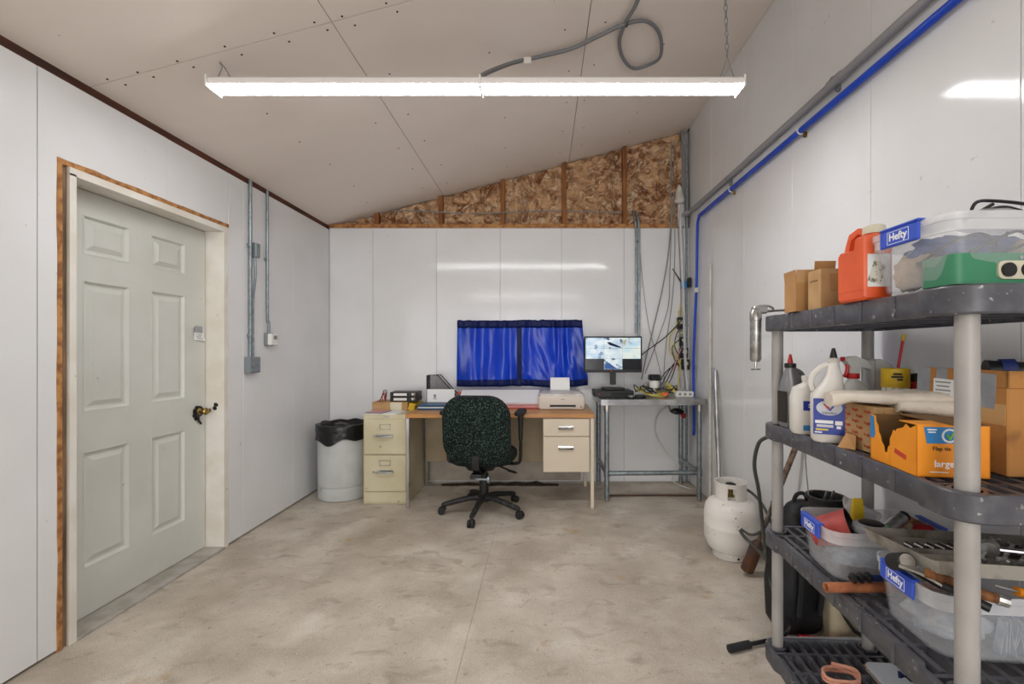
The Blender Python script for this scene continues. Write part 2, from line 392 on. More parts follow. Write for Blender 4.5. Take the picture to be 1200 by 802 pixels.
# front wall behind the camera, its opening added for the fill light
struct(B().span((XL - .2, YF - .15, 0), (-1.8, YF, 3.6)).span((1.2, YF - .15, 0), (XR + .2, YF, 3.6)).span((-1.8, YF - .15, 2.35), (1.2, YF, 3.6)), 'wall_front', 'panel')
# ceiling: boards hung under a dark deck
def slope(x0, x1, y0, y1, lo, hi): return B().loft([[V((x0, y, zc(x0) + lo)), V((x1, y, zc(x1) + lo)), V((x1, y, zc(x1) + hi)), V((x0, y, zc(x0) + hi))] for y in (y0, y1)])
ce = struct(slope(XL - .2, XR + .2, YF - .1, YB + .2, .018, .1), 'ceiling', 'dark')
cxs = [XL - .02, -.953, .252, XR]
cys = [YF, -2.83, -.39, 2.055, YB + .1]
for i, (a, b) in enumerate(zip(cxs, cxs[1:])):
    for c, d in zip(cys, cys[1:]): slope(a + .002, b - .002, c + .0022, d - .0022, 0, .016).put('ceiling_board', 'ceil', ce)
# screws along the cross joint and in rows
sc = None
def screw(x, y):
    global sc
    if sc is None: sc = B().cyl((0, 0, -.0015), (0, 0, .003), .005, seg=8).put('screw', 'dark', ce); o = sc
    else: o = sc.copy(); COL.objects.link(o)
    o.location = (x, y, zc(x)); o.rotation_euler = (0, -math.atan(.27), 0)
for x in (-1.95, -1.82, -1.64, -1.42, -1.2, -1.02, -.9, -.7): screw(x, 2.03 + .02 * random.random()); screw(x + .03, 2.09 + .02 * random.random())
for x in (-1.55, -1.05, -.85, -.3, .15, .33, .8):
    for y_ in (2.5, 2.9, 3.3, 3.7, 4.1): screw(x + random.uniform(-.03, .03), y_ + random.uniform(-.05, .05))

# ------------------------------------------------------------ door
XD = -2.15
cols = [(2.126, 2.368), (2.497, 2.735)]; rows = [(.24, .79), (.975, 1.597), (1.717, 1.905)]
d = B(); y0, y1, z0, z1 = 1.984, 2.895, .016, 2.018
def slab(a, b, c, e): d.span((XD - .035, a, c), (XD, b, e))
for a, b in ((y0, cols[0][0]), (cols[0][1], cols[1][0]), (cols[1][1], y1)): slab(a, b, z0, z1)
for c in cols:
    for a, b in ((z0, rows[0][0]), (rows[0][1], rows[1][0]), (rows[1][1], rows[2][0]), (rows[2][1], z1)): slab(c[0], c[1], a, b)
dr = struct(d, 'door_1', 'door', angle=0)
for a, b in cols:
    for c, e in rows:
        def lp_(i, dx): return [V((XD + dx, a + i, c + i)), V((XD + dx, b - i, c + i)), V((XD + dx, b - i, e - i)), V((XD + dx, a + i, e - i))]
        B().loft([lp_(-.001, -.03), lp_(0, .0015), lp_(.006, .0015), lp_(.016, -.013), lp_(.026, -.013), lp_(.05, -.001), lp_(.056, -.001)]).put('door_panel', 'door', dr, angle=0)
ky, kz = 2.838, .885
k = B().m('black'); k.cyl((XD, ky, kz), (XD + .008, ky, kz), .034, seg=24)
for j in range(7):
    a = R(j * 47 + 10); k.blob((XD + .003, ky - .012 + .024 * math.cos(a), kz + .034 * math.sin(a) - .01), (.007, .026, .03), .5, 5, 2, j)
k.tube([(XD + .006, ky - .02, kz - .03), (XD + .01, ky - .005, kz - .06), (XD + .008, ky + .015, kz - .08)], .006, 6, 4)
k.put('worn_patch', None, dr)
k = B(); k.loft(rings([[V((r * math.cos(i * math.pi / 10), r * math.sin(i * math.pi / 10), z)) for i in range(20)] for r, z in ((.02, .008), (.012, .014), (.011, .03), (.02, .038), (.023, .048), (.019, .057), (.008, .059))], lambda p: V((XD + p.z, ky + p.x, kz + p.y)))).put('door_knob', 'brass', dr)
k = B(); k.box((XD + .03, ky + .04, kz - .002), (.007, .05, .014), bev=.003).ring((XD + .03, ky + .068, kz), .01, .004, (1, 0, 0), 14, 6).put('latch_hasp', 'brass', dr)
fr = B()                                          # white jamb lining the opening
fr.span((XD - .05, DY0, 0), (XL + .006, 1.98, 2.03)).span((XD - .05, 2.9, 0), (XL + .004, 2.938, 2.03)).span((XD - .05, DY0, 2.022), (XL + .006, 2.938, 2.056))
fr.put('door_frame', 'jamb', dr)
B().span((XD - .03, 2.8955, .01), (XD - .008, 2.9, 2.02)).span((XD - .03, y0, 2.0182), (XD - .008, 2.9, 2.0219)).put('weather_strip', 'wood_dark', dr)
B().span((XD - .04, 1.98, 0), (XL + .012, 2.9, .013), bev=.002).put('threshold', 'alu', dr)
b = B()
for j in range(5): b.blob((XL - .05 + random.uniform(-.009, .009), 2.8995, .905 + random.uniform(-.03, .02)), (.022, .005, .026), .5, 5, 2, j * 3)
b.put('strike_hole', 'black', dr)
# rough framing left exposed round the frame
b = B().m('wood_grey').span((XL - .09, DY0 - .028, 0), (XL - .01, DY0 - .0005, 2.06)); b.put('framing_post', None, wl)
b = B()
b.loft([[V((XL - .03, DY0 - .047 + .006 * noise.noise(V((0, 0, z * 3))), z)), V((XL + .004, DY0 - .047 + .007 * noise.noise(V((0, 4, z * 4))), z)), V((XL + .004, DY0 - .0285, z)), V((XL - .03, DY0 - .0285, z))] for z in [i * .1 for i in range(21)] + [2.075]]).put('framing_edge', 'wood_edge', wl, angle=0)
B().m('wood_edge').loft([[V((XL - .03, y_, 2.056)), V((XL + .003, y_, 2.056)), V((XL + .003, y_, 2.08 + .006 * noise.noise(V((y_ * 9, 1, 0))))), V((XL - .03, y_, 2.08))] for y_ in [1.905 + i * .052 for i in range(21)]]).put('framing_header', None, wl, angle=0)
# note taped to the door
n = T('paper_note', 'small white handwritten note stuck to the door with grey tape', 'note', (XD, 2.83, 1.33))
B().loft([[V((.002 + .006 * abs(u), -.035 + .005 * (1 - u), .0 + .03 * u)), V((.004 + .01 * abs(1 - u), .048 + .006 * (1 - u), -.004 + .03 * u)), V((.003 + .01 * abs(1 - u), .048 + .006 * (1 - u), -.004 + .03 * u)), V((.001 + .006 * abs(u), -.035 + .005 * (1 - u), .03 * u))] for u in (0, .5, 1, 1.6)]).put('paper', 'paper', n)
B().box((.009, 0, .062), (.002, .06, .045), (.03, 0, 0)).put('tape', 'tape', n)
for j in range(3): B().span((.0145 - .004 * j, -.02, .008 + .011 * j), (.0155 - .004 * j, .03 - .01 * (j % 2), .0105 + .011 * j)).put('writing', 'darktext', n)

# ------------------------------------------------------------ fluorescent fixtures
def fixture(label, Y, x0, x1, wires):
    z = 2.47
    t = T('ceiling_light', label, 'light', ((x0 + x1) / 2, Y, z))
    h = B(); sec = [(-.045, .0095), (-.048, .032), (-.03, .048), (.03, .048), (.048, .032), (.045, .0095)]
    h.loft([[V((x, Y + a, z + b)) for a, b in sec] for x in (x0, x1)]).put('housing', 'lampwhite', t, True)
    xm = (x0 + x1) / 2 + .02
    sl = [(-.044, .0093), (-.037, .001), (-.02, -.003), (.02, -.003), (.037, .001), (.044, .0093)]
    for a, b in ((x0 + .006, xm - .007), (xm + .007, x1 - .006)):
        B().loft([[V((x, Y + p, z + q)) for p, q in sl] for x in (a, b)]).put('diffuser', 'lens', t, True)
    for x in (x0, xm, x1): B().box((x, Y, z + .02), (.008, .105, .052)).put('end_cap', 'lampwhite', t, True)
    for x in wires: B().tube([(x - .03, Y, z + .05), (x - .005, Y, zc(x) - .03), (x - .02, Y, zc(x)), (x + .005, Y, zc(x) - .03), (x + .04, Y, z + .05)], .0022, 6).put('hanger_wire', 'galv', t, True)
    xe = x1 - .06
    B().tube([(xe - .035, Y, z + .05), (xe, Y, z + .16), (xe + .035, Y, z + .05)], .0022, 6).put('hanger_wire', 'galv', t, True)
    c = B(); n = int((zc(xe) - z - .16) / .03)
    for i in range(n):
        zz = z + .175 + i * .03; ax = (1, 0, 0) if i % 2 else (0, 1, 0)
        e = []
        for k in range(10):
            a = k * math.pi / 5; u = V((.007 * math.cos(a), 0, .019 * math.sin(a)))
            e.append(V((xe - .02 * i / n, Y, zz)) + (u if i % 2 else V((0, u.x, u.z))))
        c.tube(e, .0022, 5, closed=True)
    c.put('chain', 'galv', t, True); return t
fixture('long white fluorescent ceiling light with two glowing tubes on a chain', 2.108, -1.525, .915, (-1.48,))
fixture('second long fluorescent light hanging behind the viewpoint', -1.5, -1.6, .84, (-1.5,))
# grey flexible conduit from the lamp to the ceiling with a loop
q = [V((-.289, 2.108, 2.515)), V((-.275, 2.13, 2.56)), on_ceil(600, 74, .09)] + [on_ceil(*p, .025) for p in ((630, 67), (670, 57), (700, 43), (733, 28), (758, 25), (773, 40), (774, 60), (760, 76), (742, 80), (730, 68), (726, 48), (733, 27), (744, 8), (752, -12))]
q[9].z -= .03; q[-3].z += .0
t = T('flexible_conduit', 'grey flexible conduit looping across the ceiling above the light', 'conduit', q[0])
B().tube(q, .011, 10, 6).put('conduit_tube', 'flex', t, True)
p = on_ceil(618, 71, .05); B().box(p, (.045, .02, .034), bev=.004).put('strap', 'jamb', t, True)
p = on_ceil(734, 27, .03); B().ring(p, .018, .003, (1, 0, .3), 14, 6).put('cable_tie', 'black', t, True)

# ------------------------------------------------------------ left wall conduits
def straps(t, pts, r, ax):
    for p in pts: B().box(p, (.012, .045, .02) if ax == 'x' else (.045, .012, .02), bev=.003).put('strap', 'galv', t, True)
t = T('conduit_run', 'left wall conduit with two grey junction boxes, nearest the door', 'conduit', (XL, 3.14, 0))
Y1 = 3.14; x = XL + .016
B().tube([(x, Y1, 1.2), (x, Y1, 2.44)], .0115, 10).put('pipe', 'galv', t, True)
straps(t, [V((XL + .012, Y1, 1.99)), V((XL + .012, Y1, 1.37))], .02, 'x')
b = B().box((XL + .024, Y1 + .01, 1.165), (.048, .11, .11), bev=.004).box((XL + .05, Y1 + .0, 1.165), (.006, .1, .1), bev=.002); o = b.put('junction_box', 'greybox', t, True)
B().cyl((XL + .05, Y1 - .02, 1.165), (XL + .056, Y1 - .02, 1.165), .022).cyl((XL + .05, Y1 + .03, 1.165), (XL + .056, Y1 + .03, 1.165), .012).put('outlet_face', 'galv', o, True)
B().box((XL + .022, Y1 + .045, 1.965), (.044, .05, .1), bev=.004).put('upper_box', 'greybox', t, True)
B().tube([(XL + .02, Y1 + .045, 1.915), (XL + .022, Y1 + .05, 1.8), (XL + .018, Y1 + .03, 1.62), (XL + .018, Y1 + .026, 1.4), (XL + .02, Y1 + .026, 1.22)], .0075, 8, 5).put('armoured_cable', 'galv', t, True)
t = T('conduit_run', 'left wall conduit dropping to the white thermostat', 'conduit', (XL, 3.335, 0)); Y1 = 3.335
B().tube([(x, Y1, 2.44), (x, Y1, 1.56), (x, Y1 + .015, 1.48), (x, Y1 + .02, 1.385)], .0095, 10, 4).put('pipe', 'galv', t, True)
straps(t, [V((XL + .01, Y1, 1.93))], .02, 'x')
t = T('thermostat', 'small white thermostat with grey display on the left wall', 'thermostat', (XL, 3.36, 1.345))
B().box((.012, 0, 0), (.024, .085, .095), bev=.004).put('back_box', 'greybox', t)
o = B().box((.038, .005, .0), (.03, .09, .085), bev=.006).put('cover', 'white', t)
B().box((.0535, .012, .015), (.002, .045, .028)).put('display', 'conduit', o)

# ------------------------------------------------------------ right wall pipes
t = T('wall_pipe', 'large grey pipe running along the top of the right wall', 'pipe', (XR, 3, 2.535))
B().tube([(XR - .03, YF + .3, 2.5), (XR - .03, 1.5, 2.52), (XR - .03, 4.1, 2.55), (XR - .06, 4.23, 2.55), (1.33, 4.3, 2.54)], .02, 12, 4).put('pipe', 'pipegrey', t, True)
for y_ in (.8, 2.14, 3.36): B().ring((XR - .025, y_, 2.533), .024, .004, (0, 1, 0), 14, 6).box((XR - .01, y_, 2.5), (.02, .02, .03), bev=.003).put('pipe_clamp', 'galv', t, True)
for y_ in (.5, 2.08): B().cyl((XR - .03, y_, 2.527), (XR - .03, y_ + .09, 2.528), .0235, seg=14).put('coupling', 'pipegrey', t, True)
t = T('water_pipe', 'bright blue water pipe running below the grey pipe on the right wall', 'pipe', (XR, 3, 2.44))
B().tube([(XR - .028, YF + .3, 2.40), (XR - .028, 1.6, 2.432), (XR - .028, 2.85, 2.437), (XR - .03, 3.98, 2.443)], .0165, 12, 5).put('pipe', 'blue', t, True)
B().tube([(XR - .028, 3.96, 2.443), (XR - .03, 4.0, 2.42), (XR - .03, 4.03, 2.33), (XR - .03, 4.05, 1.9), (XR - .035, 4.08, 1.5), (XR - .04, 4.1, 1.15), (XR - .03, 4.12, .6), (XR - .04, 4.1, .5)], .0125, 10, 5).put('drop_pipe', 'blue', t, True)
for y_ in (.9, 2.42, 3.31): o = B().ring((XR - .026, y_, 2.436), .019, .005, (0, 1, 0), 14, 6).put('pipe_clip', 'wcable', t, True); B().box((XR - .01, y_ - .01, 2.41), (.018, .014, .03), bev=.003).put('clip_foot', 'brass', o, True)
B().cyl((XR - .03, 4.05, 1.78), (XR - .03, 4.05, 1.82), .019, seg=12).put('fitting', 'wcable', t, True)
# corner conduit and cables
t = T('corner_conduit', 'thin grey conduit standing in the back right corner', 'conduit', (1.36, 4.3, 0))
B().tube([(1.31, 4.3, 3.34), (1.325, 4.3, 3.27), (1.362, 4.305, 3.12), (1.365, 4.31, 2.4), (1.365, 4.315, 1.0), (1.365, 4.315, .02)], .012, 10, 4).put('pipe', 'galv', t, True)
straps(t, [V((1.375, 4.325, 2.78)), V((1.375, 4.325, 1.5))], 1, 'x')
t = T('conduit_run', 'pair of grey conduits dropping from the insulation behind the monitor', 'conduit', (.89, YB - .02, 0))
for dx, zb in ((0, 1.42), (.03, 1.38)): B().tube([(.86 + dx, YB + .02, 2.6), (.875 + dx, YB - .02, 2.5), (.885 + dx, YB - .022, 2.35), (.885 + dx, YB - .022, zb)], .0105, 10, 4).put('pipe', 'galv', t, True)
straps(t, [V((.9, YB - .01, 1.55)), V((.9, YB - .01, 2.3))], 1, 'y')
b = T('foam_plug', 'white foam blob hanging from cables in the upper right corner', 'foam', at(796, 228, 4.29))
B().lathe([(.004, .09), (.02, .07), (.028, .03), (.042, -.02), (.05, -.06), (.035, -.085), (.004, -.09)], seg=14).put('foam_body', 'dirty', b)
B().lathe([(.03, -.09), (.034, -.2), (.028, -.3)], (.02, .01, 0), 10, sy=.3).put('hanging_film', 'film', b)
def cable(name, label, pts, r, m, cat='cable', group=None, seg=6, sm=5):
    return tag(B().tube([V(p) for p in pts], r, seg, sm).put(name, m), label, cat, group)
Yc = 4.3
for i, (p, r_) in enumerate((([(787, 165), (786, 215), (787, 250), (783, 300), (776, 340), (768, 375), (757, 420), (752, 445)], .006), ([(790, 165), (789, 240), (787, 262), (785, 320), (783, 360), (770, 400), (756, 438)], .004), ([(789, 200), (791, 290), (788, 350), (781, 400), (778, 440), (780, 452)], .004), ([(748, 262), (752, 320), (760, 380), (770, 420), (776, 445)], .003))):
    cable('drop_cable', ('thickest grey cable hanging from the insulation down to the monitor', 'grey cable hanging beside the thickest one down the back wall', 'grey cable hanging straight down the back wall nearest the corner', 'thin grey cable hanging down from the twin conduits')[i], [at(a, c, Yc + .01) for a, c in p], r_, 'gcable', group='grey cables hanging on the back wall')
cable('plastic_tube', 'clear plastic tubing hanging in the back right corner', [at(797, 255, 4.27), at(799, 300, 4.27), at(801, 350, 4.27), at(803, 420, 4.25), at(805, 450, 4.24), at(805, 458, 4.23)], .014, 'film', 'tube', seg=8)
cable('black_cable', 'black cable sagging from the adapter stack to the monitor', [at(802, 372, 4.27), at(780, 395, 4.28), at(757, 412, 4.27), at(745, 424, 4.2)], .005, 'black')

# ============================================================ WINDOW, CURTAINS
wn = struct(B().span((-.75, YB - .022, .98), (-.7, YB, 1.5)).span((.28, YB - .022, .98), (.33, YB, 1.5)).span((-.75, YB - .022, 1.46), (.33, YB, 1.51)).span((-.75, YB - .022, .95), (.33, YB, .99)).span((-.235, YB - .022, .98), (-.19, YB, 1.5)), 'window_1', 'white')
for a, b in ((-.7, -.235), (-.19, .28)): B().span((a, YB - .012, .99), (b, YB - .004, 1.46)).put('pane', 'pane', wn)
rd = T('curtain_rod', 'thin white rod holding the blue curtains over the window', 'curtain rod', (-.2, YB - .05, 1.515))
B().cyl((-.8, YB - .05, 1.515), (.37, YB - .05, 1.515), .006, seg=8).put('rod', 'white', rd, True)
for x in (-.805, .372): B().tube([(x, YB - .05, 1.515), (x, YB - .03, 1.515), (x, YB, 1.515)], .006, 8).put('bracket', 'white', rd, True)
def curtain(label, top, bot, ztop, zbot, seed, flare):
    def f(u, v, hem=0):
        zt = ztop + .008 * noise.noise(V((u * 14, seed, 0))); zb = zbot + .012 * noise.noise(V((u * 3, seed + 5, 0))) - .02 * math.sin(u * math.pi) * flare
        e = min(1, max(0, (v - .0) / .9)); e = e ** 1.3
        x = (top[0] + (top[1] - top[0]) * u) * (1 - e) + (bot[0] + (bot[1] - bot[0]) * u) * e
        a = u * 19 + 5 * noise.noise(V((u * 3, seed, 2))) + flare * v * 4 * u
        d = .012 * math.sin(a) * (.45 + .55 * (1 - v)) + .003 * math.sin(u * 60)*max(0, .25 - v)*4 + .028 * noise.noise(V((u * 5 - flare * v * 1.6, v * 1.6, seed))) * (.3 + v) + .012 * noise.noise(V((u * 12 - flare * v * 5, v * 3, seed + 9))) * v
        return V((x, YB - .062 - d - hem, zt + (zb - zt) * v))
    t = T('curtain', label, 'curtain', ((top[0] + top[1]) / 2, YB - .06, zbot))
    B().grid(70, 30, lambda u, v: f(u, .1 + .82 * v)).put('cloth', 'curtain', t, True, angle=180, solid=.002)
    B().grid(70, 4, lambda u, v: f(u, .115 * v, .003 + .006 * math.sin(v * math.pi))).put('rod_pocket', 'navy', t, True, angle=180, solid=.002)
    B().grid(70, 3, lambda u, v: f(u, .9 + .1 * v, .003)).put('hem', 'navy', t, True, angle=180, solid=.002)
    B().grid(6, 24, lambda u, v: f((.93 if flare < .5 else 0.0) + u * .07, .1 + .9 * v, .003)).put('side_hem', 'navy', t, True, angle=180, solid=.002)
    return t
curtain('blue satin curtain hanging on the left of the rod', (-.802, -.20), (-.81, -.20), 1.545, .925, 1., .1)
curtain('blue satin curtain on the right, swept outward at its bottom corner', (-.24, .37), (-.24, .425), 1.55, .935, 6., .8)

# ============================================================ DESK AND WHAT STANDS ON IT
DYF, DYB, DXL, DXR, DZT = 3.62, 4.255, -1.094, .414, .76
dk = T('desk', 'wooden topped desk with almond drawers below the blue curtains', 'desk', (-.34, 3.94, 0))
B().box(((DXL + DXR) / 2, (DYF + DYB) / 2, DZT - .018), (DXR - DXL, DYB - DYF, .036), bev=.004).put('desk_top', 'deskwood', dk, True)
for x, m in ((DXL + .016, 'chrome'), (DXR - .018, 'deskpaint')):
    for y_ in (DYF + .02, DYB - .02): B().span((x - .014, y_ - .014, .01), (x + .014, y_ + .014, DZT - .036), bev=.003).cyl((x, y_, 0), (x, y_, .012), .014, seg=10).put('leg', m, dk, True)
B().span((DXL + .03, DYB - .1, .25), (DXR - .3, DYB - .08, DZT - .036)).put('modesty_panel', 'deskback', dk, True)  # left end widened to stand in for the shade beside the leg
px0, px1 = .002, .376
B().span((px0, DYF + .03, .285), (px1, DYB - .03, DZT - .036), bev=.003).put('pedestal', 'deskpaint', dk, True)
for a, b in ((.578, .718), (.292, .572)):
    o = B().span((px0 + .003, DYF + .01, a), (px1 - .003, DYF + .032, b), bev=.003).put('drawer', 'deskpaint', dk, True)
    zz = (a + b) / 2 if b > .6 else b - .085
    B().loft([[V((x, DYF + .01, zz - .016)), V((x, DYF - .006, zz - .016)), V((x, DYF - .012, zz + .004)), V((x, DYF - .004, zz + .016)), V((x, DYF + .01, zz + .016))] for x in (.125, .245)]).put('handle', 'steel', o, True)

# file cabinet
fc = T('file_cabinet', 'putty coloured two drawer steel file cabinet left of the desk', 'file cabinet', (-1.29, 4.0, 0))
fx0, fx1, fy0, fy1, fz = -1.475, -1.106, 3.72, 4.27, .735
B().span((fx0, fy0 + .02, 0), (fx1, fy1, fz), bev=.004).put('cabinet_body', 'putty', fc, True)
B().span((fx0 + .012, fy0 + .012, .02), (fx1 - .012, fy0 + .022, .105)).put('kick_plate', 'putty', fc, True)
for a, b in ((.11, .405), (.415, .7)):
    o = B().span((fx0 + .014, fy0, a), (fx1 - .014, fy0 + .022, b), bev=.003).put('drawer', 'putty', fc, True)
    xm = (fx0 + fx1) / 2; h = b - .135
    B().tube([(xm - .06, fy0, h), (xm - .058, fy0 - .025, h - .002), (xm + .058, fy0 - .025, h - .002), (xm + .06, fy0, h)], .007, 8, 4).span((xm - .066, fy0 - .004, h - .014), (xm + .066, fy0 + .004, h + .016)).put('handle', 'steel', o, True)
    B().span((xm - .045, fy0 - .004, b - .085), (xm + .045, fy0 + .002, b - .08)).span((xm - .045, fy0 - .004, b - .045), (xm + .045, fy0 + .002, b - .04)).span((xm - .045, fy0 - .004, b - .085), (xm - .04, fy0 + .002, b - .04)).span((xm + .04, fy0 - .004, b - .085), (xm + .045, fy0 + .002, b - .04)).put('label_holder', 'steel', o, True)
    B().cyl((xm - .09, fy0 + .002, h), (xm - .09, fy0 - .008, h), .01, seg=12).put('latch', 'steel', o, True)
B().span((-1.31, fy0 + .016, .712), (-1.265, fy0 + .021, .724)).put('nameplate', 'steel', fc, True)
b = B().box((-1.33, 3.86, fz + .003), (.26, .21, .005), (0, 0, R(-6))); tag(b.put('paper_sheet', 'paper'), 'white paper sheet lying on the file cabinet', 'paper')
b = T('notebook', 'thin pink and grey magazine lying on papers on the file cabinet', 'magazine', (-1.39, 3.85, fz + .006), R(-10))
B().box((0, 0, .004), (.15, .18, .006), bev=.001).put('pages', 'conduit', b); B().box((.0, .01, .0085), (.14, .15, .002)).put('cover', 'pink', b)
b = T('cardboard_box', 'flat cardboard box on the file cabinet carrying black cases', 'box', (-1.315, 4.12, fz))
B().box((-.025, -.02, .037), (.31, .23, .074), bev=.002).put('carton', 'cardpale', b); B().box((.03, -.1365, .037), (.1, .003, .07)).put('paper_label', 'ivory', b)
B().m('yellow').box((.163, 0, .03), (.055, .26, .06), (0, R(18), 0), bev=.003).put('folded_flap', None, b)
for i, (z, ang) in enumerate(((.075, 0), (.117, R(2)))):
    b = T('black_case', ('lower' if i == 0 else 'upper') + ' black plastic case of the two stacked on the flat box', 'case', (-1.235, 4.06, fz + z), ang)
    B().box((0, .06, .02), (.24, .17, .04), bev=.003).put('case_shell', 'black', b); B().box((-.03, -.026, .02), (.115, .002, .022)).put('white_label', 'labelwhite', b)
    B().box((.085, -.026, .022), (.03, .002, .02)).put('small_label', 'labelgrey', b)
for i in range(4):
    cable('test_lead', 'tangled ' + ('red', 'black')[i % 2] + ' lead ' + ('lowest', 'lowest', 'highest', 'highest')[i] + ' of the leads beside the stacked black cases', [(-1.455 + .02 * i, 4.0 + .01 * i, fz + .079), (-1.43, 4.02 + .02 * i, fz + .10 + .02 * i), (-1.40 + .01 * i, 3.99, fz + .14 + .012 * i), (-1.38, 4.01, fz + .09 + .01 * i)], .0035, 'black' if i % 2 else 'red', group='test leads on the flat box')
# on the desk
def pad(name, label, cat, x0, x1, y0, y1, z, layers):
    t = T(name, label, cat, ((x0 + x1) / 2, (y0 + y1) / 2, z)); zz = z
    for nm, h, m, ins in layers: B().span((x0 + ins, y0 + ins, zz), (x1 - ins, y1 - ins, zz + h), bev=min(.001, h / 4)).put(nm, m, t, True); zz += h + .0002
    return t
t = pad('blue_folder', 'stack of dark blue folders on the left end of the desk', 'folder', -1.06, -.78, 3.84, 4.06, DZT + .0005, [('folder', .014, 'bluefolder', 0), ('pages', .01, 'paper', .006), ('folder', .016, 'bluefolder', .002)])
mx = at(501, 435, 4.12); t = T('file_holder', 'black wire mesh file holder standing on the left of the desk', 'file holder', (-.9, 4.12, DZT))
hx0, hx1 = -1.04, -.76
sd = [(hx0, .0), (hx1, .0), (hx1, .075), (hx0 + .10, .275), (hx0, .275)]
for y_ in (4.09, 4.19):
    B().tube([(a, y_, DZT + b + .004) for a, b in sd], .0055, 6, closed=True).put('wire_frame', 'black', t, True)
    B().prism([(a, y_ - .001, DZT + b + .004) for a, b in sd], (0, .002, 0)).put('mesh_panel', 'mesh', t, True)
B().span((hx0 - .006, 4.088, DZT + .002), (hx0 + .004, 4.192, DZT + .28)).put('back_panel', 'black', t, True)
B().span((hx0, 4.088, DZT), (hx1, 4.192, DZT + .004)).put('base_plate', 'black', t, True)
t = pad('letter', 'white envelope with a small printed emblem in front of the mesh holder', 'envelope', -1.035, -.79, 4.068, 4.082, DZT + .0402, [('paper', .115, 'paper', 0)])
t.location.z += 0
B().box((-.965, 4.0672, DZT + .095), (.022, .001, .03)).box((-.965, 4.0672, DZT + .07), (.03, .001, .006)).put('emblem', 'conduit', t, True)
b = T('spray_bottle', 'small bright blue bottle with orange cap beside the mesh file holder', 'bottle', (-.765, 4.16, DZT))
B().lathe([(.03, 0), (.034, .01), (.034, .07), (.014, .09), (.012, .1)], seg=14).put('bottle_body', 'bluebright', b); B().lathe([(.013, .1), (.016, .11), (.013, .128), (.003, .13)], seg=12).put('cap', 'orange', b)
t = pad('red_binder', 'red edged binder lying under a large white pad on the desk', 'binder', -.42, -.03, 3.93, 4.2, DZT + .0005, [('cover', .006, 'red', 0), ('pages', .02, 'pink', .005), ('cover', .004, 'pink', 0)])
t = T('paper_pad', 'large white pad of paper propped up below the curtains', 'pad', (-.4, 4.1, DZT + .03))
B().loft([[V((-.74, 3.98, DZT + .033)), V((-.03, 3.98, DZT + .033)), V((-.03, 4.19, DZT + .128)), V((-.74, 4.19, DZT + .128))], [V((-.74, 3.974, DZT + .046)), V((-.03, 3.974, DZT + .046)), V((-.03, 4.184, DZT + .141)), V((-.74, 4.184, DZT + .141))]]).put('sheets', 'paper', t, True)
B().span((-.72, 4.0, DZT + .0005), (-.45, 4.18, DZT + .032)).put('support_stack', 'paper', t, True)
tag(B().blob((-.62, 4.02, DZT + .075), (.05, .03, .03), .2, 3, 2).put('tape_dispenser', 'navytext'), 'small dark blue tape holder on the white pad behind the chair', 'tape dispenser')
# printer
pr = T('printer', 'beige inkjet printer on the right end of the desk', 'printer', (.16, 4.0, DZT))
def pl(w, d, z, r=.02, dy=0): return rrect(w, d, r, z, (0, dy))
B().loft([pl(.38, .27, .004), pl(.4, .28, .02), pl(.4, .28, .105), pl(.385, .27, .112)]).put('printer_body', 'printer', pr)
B().loft([pl(.385, .27, .1125), pl(.385, .27, .13, .02, .004), pl(.33, .2, .145, .02, .03)]).put('scanner_lid', 'dirty', pr)
B().m('black').box((.01, -.1405, .032), (.22, .004, .02)).m('printer').box((.01, -.141, .018), (.2, .006, .01), bev=.002).put('paper_slot', None, pr)
B().box((-.175, -.08, .116), (.03, .1, .006), bev=.002).put('control_panel', 'navytext', pr)
B().box((.01, -.1408, .088), (.03, .002, .006)).put('badge', 'conduit', pr); B().cyl((.165, -.138, .025), (.165, -.142, .025), .006, seg=10).put('port', 'black', pr)
B().loft([[V((-.09, .125, .12)), V((.085, .125, .12)), V((.085, .16, .255)), V((-.09, .16, .255))], [V((-.09, .129, .12)), V((.085, .129, .12)), V((.085, .164, .255)), V((-.09, .164, .255))]]).put('paper_feed', 'paper', pr)

# ============================================================ CHAIR
ch = T('office_chair', 'black office chair with speckled dark green fabric at the desk', 'chair', (-.46, 3.56, 0), R(-5))
for k in range(5):
    a = R(194 + 72 * k); dx, dy = math.cos(a), math.sin(a); q = V((dx, dy, 0))
    arm = B().tube([q * .03 + V((0, 0, .115)), q * .12 + V((0, 0, .113)), q * .29 + V((0, 0, .078)), q * .31 + V((0, 0, .07))], .026, 8, 3, r1=.017).put('star_leg', 'dblack', ch)
    c = V((dx * .312, dy * .312, .0)); s_ = V((-dy, dx, 0)); b = B()
    for e in (-1, 1):
        p = c + s_ * .014 * e + V((0, 0, .028)) + q * .012; b.cyl(p - s_ * .009, p + s_ * .009, .028, seg=14)
    b.cyl(c + V((0, 0, .03)), c + V((0, 0, .075)), .01, seg=8).blob(c + V((0, 0, .042)), (.05, .05, .036), 0, 1, 2); b.put('caster', 'rubber', arm)
B().lathe([(.05, .09), (.052, .13), (.036, .15), (.036, .3), (.03, .305), (.03, .37), (.05, .4)], seg=18).put('gas_column', 'black', ch)
def sl(w, d, r, z, dy=0): return rrect(w, d, r, z, (0, dy), 6)
B().loft([sl(.30, .3, .06, .395), sl(.44, .42, .13, .405), sl(.5, .47, .15, .43), sl(.5, .47, .15, .468), sl(.46, .43, .14, .49), sl(.3, .28, .1, .497)]).put('seat', 'fabric', ch)
B().loft([sl(.2, .3, .04, .36), sl(.25, .34, .05, .394)]).put('seat_plate', 'black', ch)
def bl(w, h, r, y, dz=0, tilt=.10): return [V((p.x, y + (p.y) * -tilt, .685 + dz + p.y)) for p in rrect(w, h, r, 0, (0, 0), 7)]
